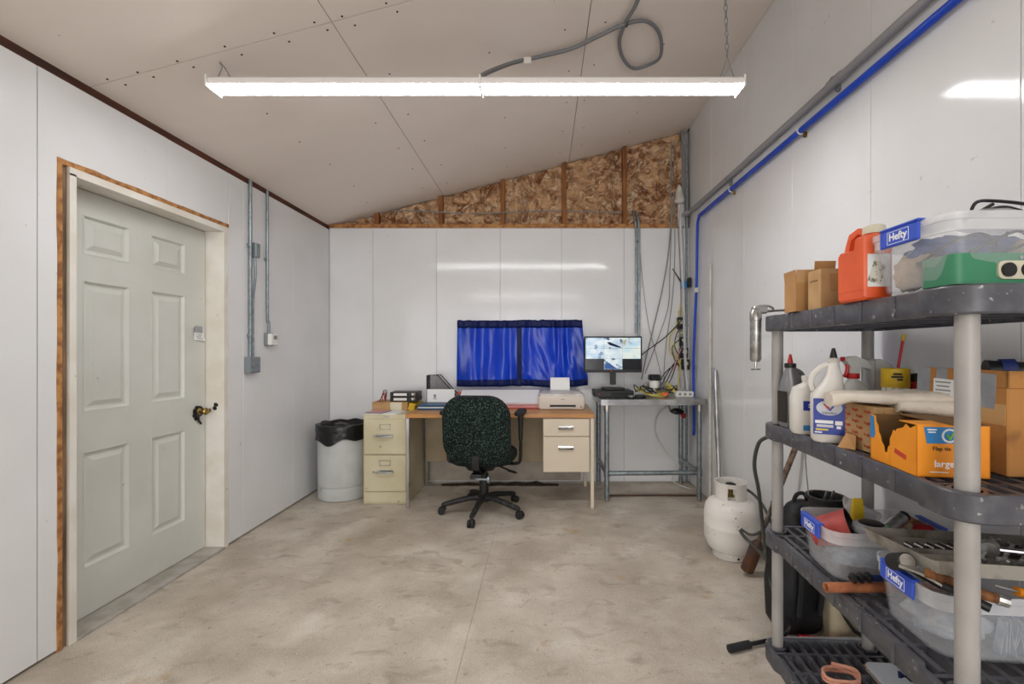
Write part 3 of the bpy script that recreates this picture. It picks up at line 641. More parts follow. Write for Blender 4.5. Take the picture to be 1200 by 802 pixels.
br = B(); br.loft([bl(.3, .3, .12, -.305), bl(.44, .44, .15, -.298), bl(.488, .488, .155, -.28), bl(.495, .495, .155, -.262), bl(.48, .48, .15, -.245)])
br.put('backrest_shell', 'fabric', ch)
B().loft([bl(.475, .475, .15, -.246), bl(.497, .497, .155, -.235), bl(.487, .487, .155, -.205), bl(.42, .42, .14, -.18), bl(.25, .25, .1, -.175)]).put('back_cushion', 'fabric', ch)
B().tube(bl(.497, .497, .155, -.253), .006, 6, closed=True).put('piping', 'rubber', ch)
B().loft([[V((-.026, -.29 - o, z)), V((.026, -.29 - o, z)), V((.026, -.26 - o, z)), V((-.026, -.26 - o, z))] for z, o in ((.33, -.13), (.36, -.06), (.4, -.01), (.44, -.0), (.5, .0))]).put('back_support', 'black', ch)
B().span((-.045, -.27, .33), (.045, .05, .362), bev=.006).put('support_bar', 'black', ch)
for s_ in (1, -1):
    o = B().tube([(s_ * .12, 0, .385), (s_ * .25, 0, .385), (s_ * .285, 0, .41), (s_ * .29, 0, .52), (s_ * .29, 0, .59)], .013, 8, 4).put('arm_bracket', 'black', ch)
    B().loft([[V((s_ * .29 + p.x, p.y, z)) for p in rrect(w, d, .012)] for z, w, d in ((.57, .03, .055), (.7, .034, .06), (.765, .04, .075))]).put('arm_post', 'black', o)
    B().loft([[V((s_ * .29 + p.x, p.y - .0, z)) for p in rrect(w, d, .03)] for z, w, d in ((.765, .05, .2), (.772, .072, .235), (.79, .074, .24), (.8, .06, .22))]).put('arm_pad', 'rubber', o)
o = B().tube([(.1, -.05, .385), (.2, -.12, .37), (.235, -.15, .365)], .007, 8, 4).put('lever', 'black', ch); B().box((.25, -.16, .363), (.075, .028, .012), (0, .1, -.5), bev=.004).put('lever_paddle', 'black', o)
o = B().tube([(.08, .0, .375), (.19, -.05, .395), (.25, -.08, .397)], .007, 8, 4).put('lever', 'black', ch)
B().cyl((.0, -.28, .335), (.09, -.28, .335), .008, seg=8).cyl((.088, -.28, .335), (.105, -.28, .335), .026, seg=12).put('tension_knob', 'galv', ch)

# ============================================================ TRASH CAN
tc = T('trash_can', 'pale grey drum trash can with black liner in the corner', 'trash can', at(393, 589, 3.82)); tc.location = (-1.735, 3.965, 0)
B().lathe([(.19, .0), (.202, .01), (.204, .1), (.196, .115), (.203, .12), (.209, .45), (.214, .62), (.21, .62), (.2, .45), (.19, .03)], seg=36).put('drum', 'can', tc)
B().box((-.212, -.03, .52), (.03, .04, .06), bev=.006).put('handle_lug', 'can', tc)
def lin(u, v):
    a = u * 2 * math.pi; low = .47 + .09 * noise.noise(V((math.cos(a) * 1.3, math.sin(a) * 1.3, 3))) - .07 * max(0, math.cos(a + math.pi / 2 - .1)) ** 6 + .05
    if v < .7: z = low + (.645 - low) * v / .7; r = .222 + .004 * noise.noise(V((a * 3, z * 9, 1)))
    else: k = (v - .7) / .3; z = .645 - .2 * k; r = .206 - .03 * k
    w = .006 * noise.noise(V((math.cos(a) * 4, math.sin(a) * 4, v * 5)))
    return V(((r + w) * math.cos(a), (r + w) * math.sin(a), z + (.012 * noise.noise(V((a * 3, 7, 0))) if v > .5 else 0)))
B().grid(72, 14, lin).put('liner', 'liner', tc, angle=180)
B().blob((0, 0, .42), (.35, .35, .2), .2, 3, 3).put('liner_bottom', 'liner', tc)
tag(B().blob((-1.497, 4.12, .5), (.07, .14, .13), .35, 4, 3).put('bag_scrap', 'liner'), 'black plastic bag stuffed between the trash can and file cabinet', 'bag')
tag(B().box((-1.50, 4.235, .22), (.03, .03, .44), bev=.002).put('wood_post', 'dirty'), 'short white post behind the trash can against the wall', 'post')

# ============================================================ STEEL TABLE
st = T('steel_table', 'stainless steel work table on galvanised legs in the back corner', 'table', (.92, 4.05, 0), R(1.5))
TZ = .855; tx, ty = .44, .265
B().box((0, 0, TZ - .003), (2 * tx, 2 * ty, .006)).put('table_top', 'steel', st)
for c, d in (((0, -ty, TZ - .024), (2 * tx, .004, .048)), ((0, ty, TZ - .024), (2 * tx, .004, .048)), ((-tx, 0, TZ - .024), (.004, 2 * ty, .048)), ((tx, 0, TZ - .024), (.004, 2 * ty, .048))): B().box(c, d).put('apron', 'steel', st)
for sx in (-1, 1):
    for sy in (-1, 1):
        x, y_ = sx * (tx - .05), sy * (ty - .03)
        o = B().cyl((x, y_, .03), (x, y_, TZ - .006), .0205, seg=16).put('leg', 'galv', st)
        B().cyl((x, y_, 0), (x, y_, .035), .016, .019, seg=14).put('foot', 'steel', o); B().cyl((x, y_, TZ - .1), (x, y_, TZ - .045), .026, seg=16).put('collar', 'steel', o)
    x = sx * (tx - .05); B().cyl((x, -ty + .03, .235), (x, ty - .03, .235), .0195, seg=14).put('side_rail', 'galv', st)
    B().cyl((x, -ty + .03, .21), (x, -ty + .03, .262), .026, seg=14).put('rail_joint', 'galv', st)
B().cyl((-tx + .05, -ty + .03, .235), (tx - .05, -ty + .03, .235), .0195, seg=14).put('front_rail', 'galv', st)
tag(B().tube([(.55, 3.93, .008), (1.0, 3.94, .008), (1.36, 3.93, .008)], .008, 8).put('floor_rod', 'rust'), 'thin dark rod lying on the floor under the steel table', 'rod')
# monitor
TT = TZ + .0005
mo = T('monitor', 'black computer monitor showing security camera views', 'monitor', (.633, 4.1, TT + .06))
mw, mh, mz = .52, .325, .15
B().box((0, -.0, mz + mh / 2), (mw, .03, mh), bev=.006).put('housing', 'black', mo)
B().box((0, -.0155, mz + mh / 2 + .008), (mw - .02, .002, mh - .034)).put('glass', 'screenoff', mo)
cw, chh = (mw - .026) / 3, (mh - .04) / 3; x0, zt = -mw / 2 + .013, mz + mh - .013
for r in range(3):
    for c in range(3):
        if r == 2 and c != 1: continue
        k = ('scr1', 'scr2', 'scr3')[c]
        o = B().box((x0 + cw * (c + .5), -.0172, zt - chh * (r + .5)), (cw - .0015, .001, chh - .0015)).put('camera_view', k, mo)
        if c == 1 and r == 0: B().prism([(x0 + cw * (1 + a), -.0178, zt - chh * b) for a, b in ((.15, .45), (.3, .4), (.9, .85), (.95, .97), (.7, .9), (.3, .7))], (0, -.0006, 0)).put('parked_truck', 'navy', o)
        if c == 1 and r == 2: B().prism([(x0 + cw * (1 + a), -.0178, zt - chh * (2 + b)) for a, b in ((.02, .5), (.25, .35), (.75, .97), (.02, .97))], (0, -.0006, 0)).put('dark_bay', 'bluebright', o)
B().cyl((-.02, -.0165, mz + .012), (-.02, -.018, mz + .012), .007, seg=12).put('logo', 'red', mo)
B().box((0, 0, mz - .05), (.05, .03, .12), bev=.004).put('neck', 'black', mo)
B().loft([rrect(.2, .16, .03, z) for z in (0, .012)]).put('stand', 'black', mo)
dv = T('recorder', 'black video recorder box under the monitor stand', 'recorder', (.62, 4.06, TT)); B().box((0, 0, .029), (.34, .24, .056), bev=.003).put('case', 'black', dv); B().cyl((-.13, -.12, .03), (-.13, -.124, .03), .006, seg=10).put('power_light', 'red', dv)
B().box((.05, -.1205, .03), (.15, .002, .03)).put('front_panel', 'rubber', dv)
mu = T('mouse', 'black computer mouse with a silver back on the steel table', 'mouse', (.75, 3.88, TT)); B().lathe([(.028, 0), (.031, .008), (.03, .022), (.02, .034), (.004, .038)], sy=1.7, seg=16).put('mouse_shell', 'black', mu); B().lathe([(.0305, .012), (.0315, .02), (.0255, .03)], (0, -.004, 0), sy=1.7, seg=16).put('silver_band', 'galv', mu)
mu = T('remote_puck', 'round black control puck on the steel table beside the mouse', 'controller', (.835, 3.9, TT)); B().lathe([(.04, 0), (.043, .01), (.036, .024), (.004, .03)], sx=1.2, seg=18).put('puck', 'black', mu); B().ring((0, 0, .022), .03, .004, n=18, sx=1.2).put('trim_ring', 'rubber', mu)
ca = T('camera_unit', 'white security camera with a black visor among cables', 'camera', (1.0, 4.08, TT)); B().lathe([(.035, 0), (.03, .012), (.012, .02), (.012, .07)], seg=16).put('base', 'white', ca); B().lathe([(.012, .07), (.04, .075), (.046, .12), (.04, .14)], seg=16).put('body', 'white', ca); B().box((0, -.005, .165), (.1, .09, .055), bev=.012).put('visor', 'black', ca); B().cyl((0, -.05, .165), (0, -.055, .165), .018, seg=14).put('camera_lens', 'screenoff', ca)
ps = T('power_strip', 'white power strip lying at the right end of the steel table', 'power strip', (1.24, 3.99, TT)); B().box((0, 0, .025), (.155, .06, .05), bev=.006).put('case', 'white', ps)
for k in (-1, 0, 1): B().box((k * .045, -.0302, .027), (.022, .002, .022)).put('socket', 'conduit', ps)
# stack of adapters on the corner wall
for i, (z, w, h, m) in enumerate(((1.52, .055, .11, 'black'), (1.42, .04, .07, 'greybox'), (1.35, .06, .09, 'black'), (1.24, .07, .1, 'black'), (1.13, .065, .1, 'rubber'))):
    lab = ('topmost black power adapter in the corner cable stack', 'grey adapter between black ones in the corner cable stack', 'black power adapter under the grey one in the corner', 'second lowest black power adapter in the corner cable stack', 'lowest black power adapter just above the power strip')[i]
    t = T('power_adapter', lab, 'adapter', (1.3 + .012 * i, 4.305, z)); B().box((0, 0, 0), (w, .05, h), bev=.006).put('case', m, t); B().box((.0, -.0255, .01), (w * .6, .002, h * .3)).put('print_label', 'labelgrey', t)
tag(B().box((1.315, 4.33, 1.33), (.05, .016, .62), bev=.002).put('outlet_strip', 'dirty'), 'white vertical outlet strip in the corner behind the adapters', 'outlet strip')
rt = T('wifi_router', 'small pale blue device with black antenna high in the corner', 'router', (1.335, 4.3, 1.885)); B().box((0, 0, 0), (.05, .03, .07), bev=.004).put('case', 'labelsky', rt); B().cyl((-.03, 0, .03), (-.11, -.01, .15), .007, .005, 8).put('antenna', 'black', rt)
tag(B().box((1.375, 4.27, 1.9), (.03, .04, .09), bev=.005).put('wall_box', 'black'), 'small black box on the corner conduit beside the router', 'box')
# cables on the table
def run(pts, z): return [V((x, y_, TT + z_)) for x, y_, z_ in pts]
random.seed(3)
for i in range(5):
    y_ = 3.95 + .05 * i
    cable('patch_cable', ('nearest', 'second nearest', 'middle', 'second farthest', 'farthest')[i] + ' of the yellow patch cables in the tangle on the steel table', run([(.84 + .03 * i, 4.12, .06 + .01 * i), (.93, y_ + .06, .02), (1.02 + .02 * i, y_, .008 + .01 * i), (1.1, y_ + .05, .02 + .008 * i), (1.12 + .01 * i, 4.1, .05), (1.13 + .015 * i, 4.13, .12 - .015 * i), (1.18, 4.05, .012 + .008 * i)], 0), .0045, 'ycable', group='yellow patch cables')
for i in range(6):
    pts = [(.82 + random.random() * .1, 4.15, .03)] + [(.88 + .07 * k + random.uniform(-.04, .04), random.uniform(4.02, 4.24), random.uniform(.008, .09)) for k in range(5)] + [(1.24, 4.2, .02 + .01 * i)]
    cable('power_cable', 'black cord tangled with others at the back of the steel table', run(pts, 0), .0045, 'black', group='black cords on the steel table')
for i in range(9):
    c0 = V((1.04 + random.uniform(-.05, .05), 4.15 + random.uniform(-.04, .04), TT + .06)); rr = random.uniform(.05, .08)
    ax = Euler((random.uniform(.9, 1.6), random.uniform(-.4, .4), random.uniform(-.6, .6))).to_matrix()
    tag(B().tube([c0 + ax @ V((rr * 1.3 * math.cos(k * .45), rr * .75 * math.sin(k * .45), .004 * (k % 7))) for k in range(15)], .004, 6, 3).put('cable_coil', 'gcable' if i % 3 else 'wcable'), 'grey cable looped into the coil at the back of the steel table', 'cable', 'looped grey cables')
tag(B().blob((1.075, 4.0, TT + .022), (.07, .05, .04), .3, 4, 2).put('plug_block', 'orange'), 'small orange plug block among the yellow cables', 'plug')
for i in range(4):
    cable('adapter_lead', ('highest', 'second highest', 'second lowest', 'lowest')[i] + ' of the black leads sagging from the corner adapters to the table', [V((1.31 + .005 * i, 4.28, 1.36 - .07 * i)), V((1.27 - .02 * i, 4.26, 1.2 - .03 * i)), V((1.2 - .03 * i, 4.22, 1.02)), V((1.12 - .02 * i, 4.18, TT + .05)), V((1.05, 4.15, TT + .02))], .0045, 'black', group='leads from the corner adapters')
cable('yellow_lead', 'long yellow cable bowing out from the corner adapter stack', [V((1.305, 4.3, 1.7)), V((1.27, 4.29, 1.52)), V((1.2, 4.28, 1.38)), V((1.2, 4.27, 1.25)), V((1.28, 4.26, 1.15)), V((1.27, 4.24, 1.0)), V((1.24, 4.2, .88))], .0055, 'ycable')
cable('pink_lead', 'short pink cable crossing the black leads in the corner', [V((1.3, 4.27, 1.28)), V((1.26, 4.25, 1.2)), V((1.21, 4.22, 1.08))], .005, 'pink')
cable('grey_lead', 'grey cable sagging from the corner down below the table', [V((1.29, 4.28, .8)), V((1.1, 4.27, .68)), V((1.06, 4.26, .5)), V((1.15, 4.25, .32)), V((1.26, 4.2, .2)), V((1.2, 4.22, .06)), V((1.33, 4.1, .012))], .006, 'wcable')
t = T('hanging_plug', 'dark plug cluster hanging below the right end of the table', 'plug', (1.24, 4.2, .7)); B().blob((0, 0, 0), (.13, .06, .06), .4, 5, 2).put('plug_body', 'black', t); B().blob((.06, 0, -.04), (.05, .05, .05), .3, 5, 2).put('red_cap', 'red', t); B().tube([(-.06, 0, .0), (-.07, .02, .07), (-.03, .04, .12)], .005, 6, 4).put('cord', 'black', t)
for i, (a, b_, r_, m, l) in enumerate((((1.382, 3.755, .005), (1.384, 3.757, 1.97), .012, 'dirty', 'tall white plastic pipe standing on the right wall beside the steel table'), ((1.33, 3.4, .01), (1.382, 3.69, 1.12), .011, 'galv', 'thin shiny metal tube leaning behind the propane tank'), ((1.29, 3.3, .01), (1.378, 3.63, 1.1), .016, 'steel', 'thicker bright metal pole leaning behind the propane tank'))):
    tag(B().cyl(a, b_, r_, seg=12).put('leaning_pole', m), l, 'pole')

for i in range(4):
    x = 1.30 + .022 * i
    cable('corner_cable', ('leftmost', 'second from the left', 'second from the right', 'rightmost')[i] + ' of the pale cables dropping down the back right corner', [V((x - .02, 4.32, 2.5)), V((x + .01 * math.sin(i * 2), 4.325, 2.2)), V((x + .015 * math.sin(i + 1), 4.32, 1.8)), V((x + .01, 4.325, 1.5)), V((x + .02 * math.sin(i * 3), 4.32, 1.2)), V((x, 4.3, .9))], .0045, 'wcable' if i % 2 else 'gcable', group='pale cables in the corner')
for i in range(3):
    cable('corner_wire', ('short black wire', 'yellow wire', 'dark grey wire')[i] + ' bowed across the corner adapter stack', [V((1.31, 4.27, 1.5 - .06 * i)), V((1.25 - .02 * i, 4.24, 1.42 - .06 * i)), V((1.23, 4.24, 1.3 - .06 * i)), V((1.29, 4.26, 1.2 - .05 * i))], .0045, ('black', 'ycable', 'rubber')[i])

def dirt(u, v):
    x = -.95 + 1.1 * u; h = (.006 + .04 * max(0, noise.noise(V((x * 6, 0, 1)))) + .018 * abs(noise.noise(V((x * 25, 3, 1))))) * min(1, u * 6, (1 - u) * 6)
    return V((x, 4.23 + .075 * v + .02 * noise.noise(V((x * 9, 7, 0))) * (1 - v), .001 + h * math.sin(v * math.pi / 2 + .05)))
tag(B().grid(60, 6, dirt).put('dirt_drift', 'soil'), 'dark dirt drifted along the wall base under the desk', 'dirt', kind='stuff')

# ============================================================ SHELVING UNIT
SC, SR = V((1.118, 1.4145, 0)), -R(3.04)
LX, LY, TIER = .2255, .49, [.062, .531, .969, 1.4075]
SM = Matrix.LocRotScale(SC, Euler((0, 0, SR)), None)
def sw(x, y, z): return SM @ V((x, y, z))          # shelf frame to world
su = T('storage_shelf', 'charcoal plastic storage shelf on grey pipe posts at the right wall', 'shelf', SC, SR)
slat_me = rib_me = None
for zt in TIER:
    h = .062; b = B()
    def oc(inset, z):
        out = []
        for p in rrect(2 * (LX - inset), 2 * (LY - inset), .055 - inset * .6, z, (0, 0), 5):
            k = min(1, max(0, (LY - .12 - abs(p.y)) / .03)) * (1 if abs(p.x) > LX - .06 else 0); p.x -= math.copysign(.012 * k, p.x)
            out.append(p)
        return out
    # outline with the long sides stepped in between the corners
    def ol(inset, z):
        pts = []
        for q in oc(inset, z): pts.append(q)
        n = len(pts); out = []
        for i in range(n):
            out.append(pts[i]); a, c = pts[i], pts[(i + 1) % n]
            if abs(a.x - c.x) < .03 and abs(c.y - a.y) > .3:
                s_ = math.copysign(1, c.y - a.y); sg = math.copysign(1, a.x)
                for yy, dx in ((-LY + .12, 0), (-LY + .14, .013), (LY - .14, .013), (LY - .12, 0)):
                    out.append(V((a.x - sg * dx, yy * s_, z)))
        return out
    b.loft([ol(.003, zt - h), ol(0, zt - h + .004), ol(0, zt - .004), ol(.003, zt), ol(.016, zt), ol(.018, zt - .004), ol(.018, zt - h)], wrap=True)
    for y_ in (-.27, -.14, -.01, .12, .25):
        for s_ in (-1, 1): b.box((s_ * (LX - .0125), y_, zt - h / 2), (.004, .012, h - .006))
    rim = b.put('shelf_rim', 'shelf', su)
    for sx in (-1, 1):
        for sy in (-1, 1): B().lathe([(.026, -h), (.034, -h), (.034, 0), (.026, 0)], (sx * (LX - .047), sy * (LY - .0475), zt - .0005), 18, caps=(False, False)).put('post_socket', 'shelf', rim)
    for i in range(9):
        x = -LX + .048 + i * (2 * LX - .096) / 8
        if slat_me is None:
            o = B().span((-.0075, -LY + .018, -.03), (.0075, LY - .018, 0)).put('slat', 'shelf', rim); slat_me = o.data
        else: o = bpy.data.objects.new('slat', slat_me); COL.objects.link(o); o.parent = rim
        o.location = (x, 0, zt - .002)
        if i in (0, 8): o.scale.y = .8
    for i in range(8):
        y_ = -LY + .1 + i * (2 * LY - .2) / 7
        if rib_me is None:
            o = B().span((-LX + .016, -.006, -.05), (LX - .016, .006, 0)).put('rib', 'shelf', rim); rib_me = o.data
        else: o = bpy.data.objects.new('rib', rib_me); COL.objects.link(o); o.parent = rim
        o.location = (0, y_, zt - .0035)
for sx in (-1, 1):
    for sy in (-1, 1): B().cyl((sx * (LX - .047), sy * (LY - .0475), .0), (sx * (LX - .047), sy * (LY - .0475), TIER[3] - .02), .0215, seg=24).put('post', 'post', su)
Z1, Z2, Z3, Z4 = [z + .0006 for z in TIER][::-1]   # Z1 top shelf ... Z4 bottom shelf

def tote(label, c, rz, lx, ly, h):
    t = T('plastic_tote', label, 'tote', c, rz); w = .003
    def o(k, z, ins=0): return rrect(lx * k - 2 * ins, ly * k - 2 * ins - .0, .045, z, (0, 0), 5)
    B().loft([o(.86, w, .03), o(.86, w, .006), o(.875, .012), o(.95, h - .04), o(.945, h - .04, w), o(.87, .014, w), o(.86, 2 * w, .01), o(.86, 2 * w, .03)]).put('tub', 'tote', t)
    B().loft([o(.952, h - .042), o(.985, h - .04), o(.985, h - .018), o(1., h - .016), o(1.002, h), o(.985, h), o(.972, h - .012), o(.958, h - .036)], wrap=True).put('rim', 'toterim', t)
    for s_ in (-1, 1):
        hh = B().box((s_ * (lx / 2 + .006), 0, h - .023), (.008, .125, .044), bev=.003).box((s_ * (lx / 2 + .001), 0, h + .002), (.02, .125, .006), bev=.002).put('handle', 'handle', t)
        nx = V((s_, 0, 0)); right = V((0, s_, 0)); x = s_ * (lx / 2 + .0101)
        for zz, yw in ((h - .008, .068), (h - .038, .068)): B().box((x, 0, zz), (.0008, yw, .0012)).put('label_border', 'whitetext', hh)
        for yy in (-.034, .034): B().box((x, yy, h - .023), (.0008, .0012, .03)).put('label_border', 'whitetext', hh)
        text('Hefty', (x, 0, h - .022), right, (0, 0, 1), .026, 'whitetext', hh, w=False, bold=.0006)
    return t
def crumple(name, label, cat, c, d, m, seed, amp=.35, group=None):
    b = B().blob(c, d, amp, 4, 4, seed)
    for v in b.b.verts:
        q = (v.co - V(c)) * 28 + V((seed, 0, seed)); k = 1 + .22 * abs(noise.noise(q)) + .14 * abs(noise.noise(q * 2.2)) - .14; v.co = V(c) + (v.co - V(c)) * k
    return tag(b.put(name, m, angle=180), label, cat, group)
# ---- top shelf
c1 = V((1.085, 1.118, Z1)); tote('clear tote of cords and cloth on the top shelf', c1, R(-1), .4, .265, .165)
g = T('green_case', 'green plastic tool case with two round dials inside the top tote', 'tool case', (1.0, 1.04, Z1 + .007)); 
B().loft([rrect(.225, .1, .02, z, (0.02, .01)) for z in (0, .005, .062, .068)]).put('case', 'green', g)
B().loft([[V((.04 + p.x, -.042 - o, .03 + p.y)) for p in rrect(.085, .04, .012)] for o in (-.005, .003)]).put('dial_plate', 'ivory', g)
for x in (.018, .062): B().cyl((x, -.045, .03), (x, -.05, .03), .0155, seg=18).put('dial', 'black', g)
B().cyl((.05, -.04, .058), (.05, -.043, .058), .004, seg=10).put('screw', 'chrome', g)
tag(B().blob((.965, 1.012, Z1 + .016), (.06, .02, .02), .3, 4, 2).put('lime_clip', 'lime'), 'bright lime plastic clip beside the green case in the tote', 'clip')
crumple('blue_cloth', 'folded blue cloth in the top tote above the green case', 'cloth', (1.06, 1.135, Z1 + .11), (.3, .1, .07), 'bluecloth', 3)
crumple('tan_cloth', 'crumpled tan cloth at the right of the top tote', 'cloth', (1.17, 1.08, Z1 + .07), (.14, .14, .12), 'tancloth', 5)
crumple('tan_cloth', 'pale cloth at the left end of the top tote', 'cloth', (.945, 1.16, Z1 + .06), (.07, .1, .1), 'tancloth', 9)
for i in range(4):
    cc = V((1.0 + .07 * i, 1.1, Z1 + .10 + .008 * i)); cable('loose_cable', ('leftmost', 'second', 'third', 'rightmost')[i] + ' dark cord loop over the cloth in the top tote', [cc + V((.085 * math.cos(k * .8 + i), .05 * math.sin(k * .8 + i), .03 * math.sin(k * 1.3 + i))) for k in range(9)], .0035, 'rubber', group='cords in the top tote')
for i, p in enumerate(([(.985, 1.05, Z1 + .17), (1.01, 1.06, Z1 + .205), (1.06, 1.07, Z1 + .212), (1.13, 1.06, Z1 + .2), (1.17, 1.05, Z1 + .175)], [(1.0, 1.04, Z1 + .168), (1.03, 1.05, Z1 + .185), (1.08, 1.06, Z1 + .194), (1.15, 1.07, Z1 + .18)], [(.99, 1.07, Z1 + .165), (1.02, 1.08, Z1 + .18), (1.06, 1.07, Z1 + .205)])):
    cable('electric_cable', ('highest black cord arching out of the top tote', 'lower thick black cord arching out of the top tote', 'short black cord crossing the others above the top tote')[i], [V(q) for q in p], .004, 'black', group='black cords above the top tote')
tag(B().grid(16, 8, lambda u, v: V((.93 + .3 * u, 1.0 + .18 * v, Z1 + .168 + .012 * noise.noise(V((u * 6, v * 6, 2))) + .02 * noise.noise(V((u * 2, v * 2, 5)))))).put('plastic_bag', 'film', angle=180, solid=.001), 'clear plastic bag lying over the top tote', 'bag')
# orange jug: side outline in y-z pushed through x
jg = T('orange_jug', 'orange plastic jug with a loop handle on the top shelf', 'jug', (.925, 1.31, Z1), SR)
def jl(pts, x, ins): 
    cx = sum(p[0] for p in pts) / len(pts); cz = sum(p[1] for p in pts) / len(pts)
    return [V((x, cx + (p[0] - cx) * (1 - ins), cz + (p[1] - cz) * (1 - ins))) for p in pts]
body = [(-.062, .006), (-.056, 0), (.056, 0), (.062, .006), (.062, .14), (.052, .15), (-.016, .146), (-.024, .178), (-.06, .178), (-.062, .15)]
B().loft([jl(body, x, i) for x, i in ((-.038, .06), (-.032, 0), (.032, 0), (.038, .06))]).put('jug_body', 'orange', jg)
B().loft([[V((-w, y_ - e, z - f)), V((w, y_ - e, z - f)), V((w, y_ + e, z + f)), V((-w, y_ + e, z + f))] for y_, z, w, e, f in ((.05, .142, .02, .011, .004), (.047, .17, .017, .009, .003), (.036, .193, .017, .005, .009), (.0, .203, .017, .0, .008), (-.022, .196, .018, -.004, .009), (-.034, .172, .02, -.01, .004))]).put('handle', 'orange', jg)
B().cyl((0, -.043, .176), (0, -.043, .19), .02, seg=18).put('neck', 'orange', jg); B().lathe([(.026, .184), (.027, .187), (.027, .203), (.024, .206)], (0, -.043, 0), 20).put('cap', 'ivory', jg)
B().box((0, -.0632, .08), (.06, .001, .09)).put('label', 'labelwhite', jg); B().box((-.005, -.064, .075), (.035, .0008, .06), (0, .3, 0)).put('label_picture', 'labelgrey', jg)
B().box((-.0385, 0, .03), (.001, .1, .003)).put('mould_line', 'orange', jg)
def carton(name, label, c, rz, d, m='cardboard', lid=True, group=None):
    t = T(name, label, 'box', c, rz, group); w, l, h = d; q = .003
    B().span((-w / 2, -l / 2, 0), (w / 2, l / 2, q)).span((-w / 2, -l / 2, q), (-w / 2 + q, l / 2, h)).span((w / 2 - q, -l / 2, q), (w / 2, l / 2, h)).span((-w / 2 + q, -l / 2, q), (w / 2 - q, -l / 2 + q, h)).span((-w / 2 + q, l / 2 - q, q), (w / 2 - q, l / 2, h)).put('carton', m, t, angle=0)
    if lid: B().span((-w / 2, -l / 2, h), (w / 2, -.001, h + q)).span((-w / 2, .001, h), (w / 2, l / 2, h + q)).put('flap', m, t, angle=0)
    return t
k = carton('cardboard_box', 'small open cardboard box farthest left on the top shelf', (.941, 1.668, Z1), SR, (.066, .085, .102), 'cardboard', False)
B().box((-.033, 0, .125), (.003, .083, .046), (0, -.08, 0)).put('flap', 'cardboard', k); B().box((0, -.042, .125), (.062, .003, .046), (.06, 0, 0)).put('flap', 'cardpale', k); B().box((.045, 0, .106), (.035, .08, .003), (0, .3, 0)).put('flap', 'cardboard', k)
k = carton('cardboard_box', 'small cardboard box with one flap up beside the orange jug', (.968, 1.545, Z1), SR, (.088, .08, .128), 'cardpale', True)
B().box((.01, .035, .15), (.07, .003, .04), (.15, 0, 0)).put('raised_flap', 'cardboard', k)
for j in range(4): B().box((-.0446, .02 - .012 * j, .095), (.0008, .005, .005)).put('printed_mark', 'darktext', k)
B().box((.012, -.0405, .085), (.05, .001, .06)).put('flap_panel', 'cardboard', k)
# grease gun hung on the corner of the top shelf
gg = T('grease_gun', 'silver grease gun hanging off the far corner of the top shelf', 'grease gun', (.885, 1.9, 1.2))
gx, gy = at(885.5, 400, 1.9).x, 1.9
B().lathe([(.016, .02), (.0225, .03), (.0225, .19), (.024, .192), (.024, .225), (.018, .235), (.014, .24)], (gx - .885, 0, 0), 20).put('barrel', 'tool', gg)
B().cyl((gx - .885, 0, .02), (gx - .885, 0, -.01), .005, seg=8).box((gx - .885, 0, -.012), (.04, .01, .006), bev=.002).put('pull_handle', 'tool', gg)
B().box((gx - .87, 0, .235), (.06, .03, .03), bev=.005).put('head', 'tool', gg)
B().tube([(gx - .885, 0, .245), (gx - .87, .0, .252), (gx - .825, 0, .252), (gx - .808, 0, .232), (gx - .845, 0, .232)], .005, 8, 2).put('lever', 'tool', gg)
B().tube([(gx - .84, 0, .232), (gx - .76, -.01, .234), (gx - .70, -.02, .236)], .005, 8, 3).put('spout', 'tool', gg)

# ---- second shelf
def jug(name, label, c, rz, prof, hand, tip, m, labels):
    """prof: (z, width, depth, corner, dx); hand: points of the loop handle; tip: lathe profile for the cap"""
    t = T(name, label, 'bottle', c, rz)
    B().loft([rrect(w, d, r, z, (dx, 0), 5) for z, w, d, r, dx in prof]).put('bottle_body', m, t)
    if hand: B().tube(hand, .0085, 8, 5).put('handle', m, t)
    for nm, mm, pr, off in tip: B().lathe(pr, off, 16).put(nm, mm, t)
    return t
t = jug('oil_jug', 'large white jug with a blue label and black pointed tip', (.94, 1.5, Z2), R(-27), [(0, .085, .075, .03, 0), (.01, .098, .088, .035, 0), (.13, .1, .09, .035, 0), (.155, .098, .088, .04, 0), (.185, .07, .066, .032, .01), (.215, .05, .048, .022, .016), (.25, .033, .033, .016, .016), (.26, .03, .03, .015, .016)],
        [(-.042, 0, .165), (-.049, 0, .19), (-.04, 0, .22), (-.012, 0, .247), (.012, 0, .253)], [('collar', 'dirty', [(.018, .258), (.018, .27), (.01, .274)], (.016, 0, 0)), ('nozzle', 'black', [(.011, .272), (.0105, .28), (.005, .305), (.002, .306)], (.016, 0, 0))], 'jugwhite', None)
B().box((.0, -.0456, .085), (.088, .0012, .115)).put('label', 'labelblue', t)
B().loft([[V((-.0 + .036 * math.cos(a * .314), y_, .113 + .024 * math.sin(a * .314))) for a in range(20)] for y_ in (-.0461, -.0468)]).put('label_oval', 'labelsilver', t)
B().prism([(-.018, -.047, .126), (-.006, -.047, .126), (.003, -.047, .111), (-.003, -.047, .107)], (0, -.0005, 0)).put('emblem', 'red', t)
B().prism([(.003, -.047, .111), (.008, -.047, .121), (.016, -.047, .121), (.003, -.047, .103), (-.003, -.047, .107)], (0, -.0005, 0)).put('emblem', 'labelblue', t)
text('Valvoline', (0, -.0472, .097), (1, 0, 0), (0, 0, 1), .011, 'navytext', t, w=False)
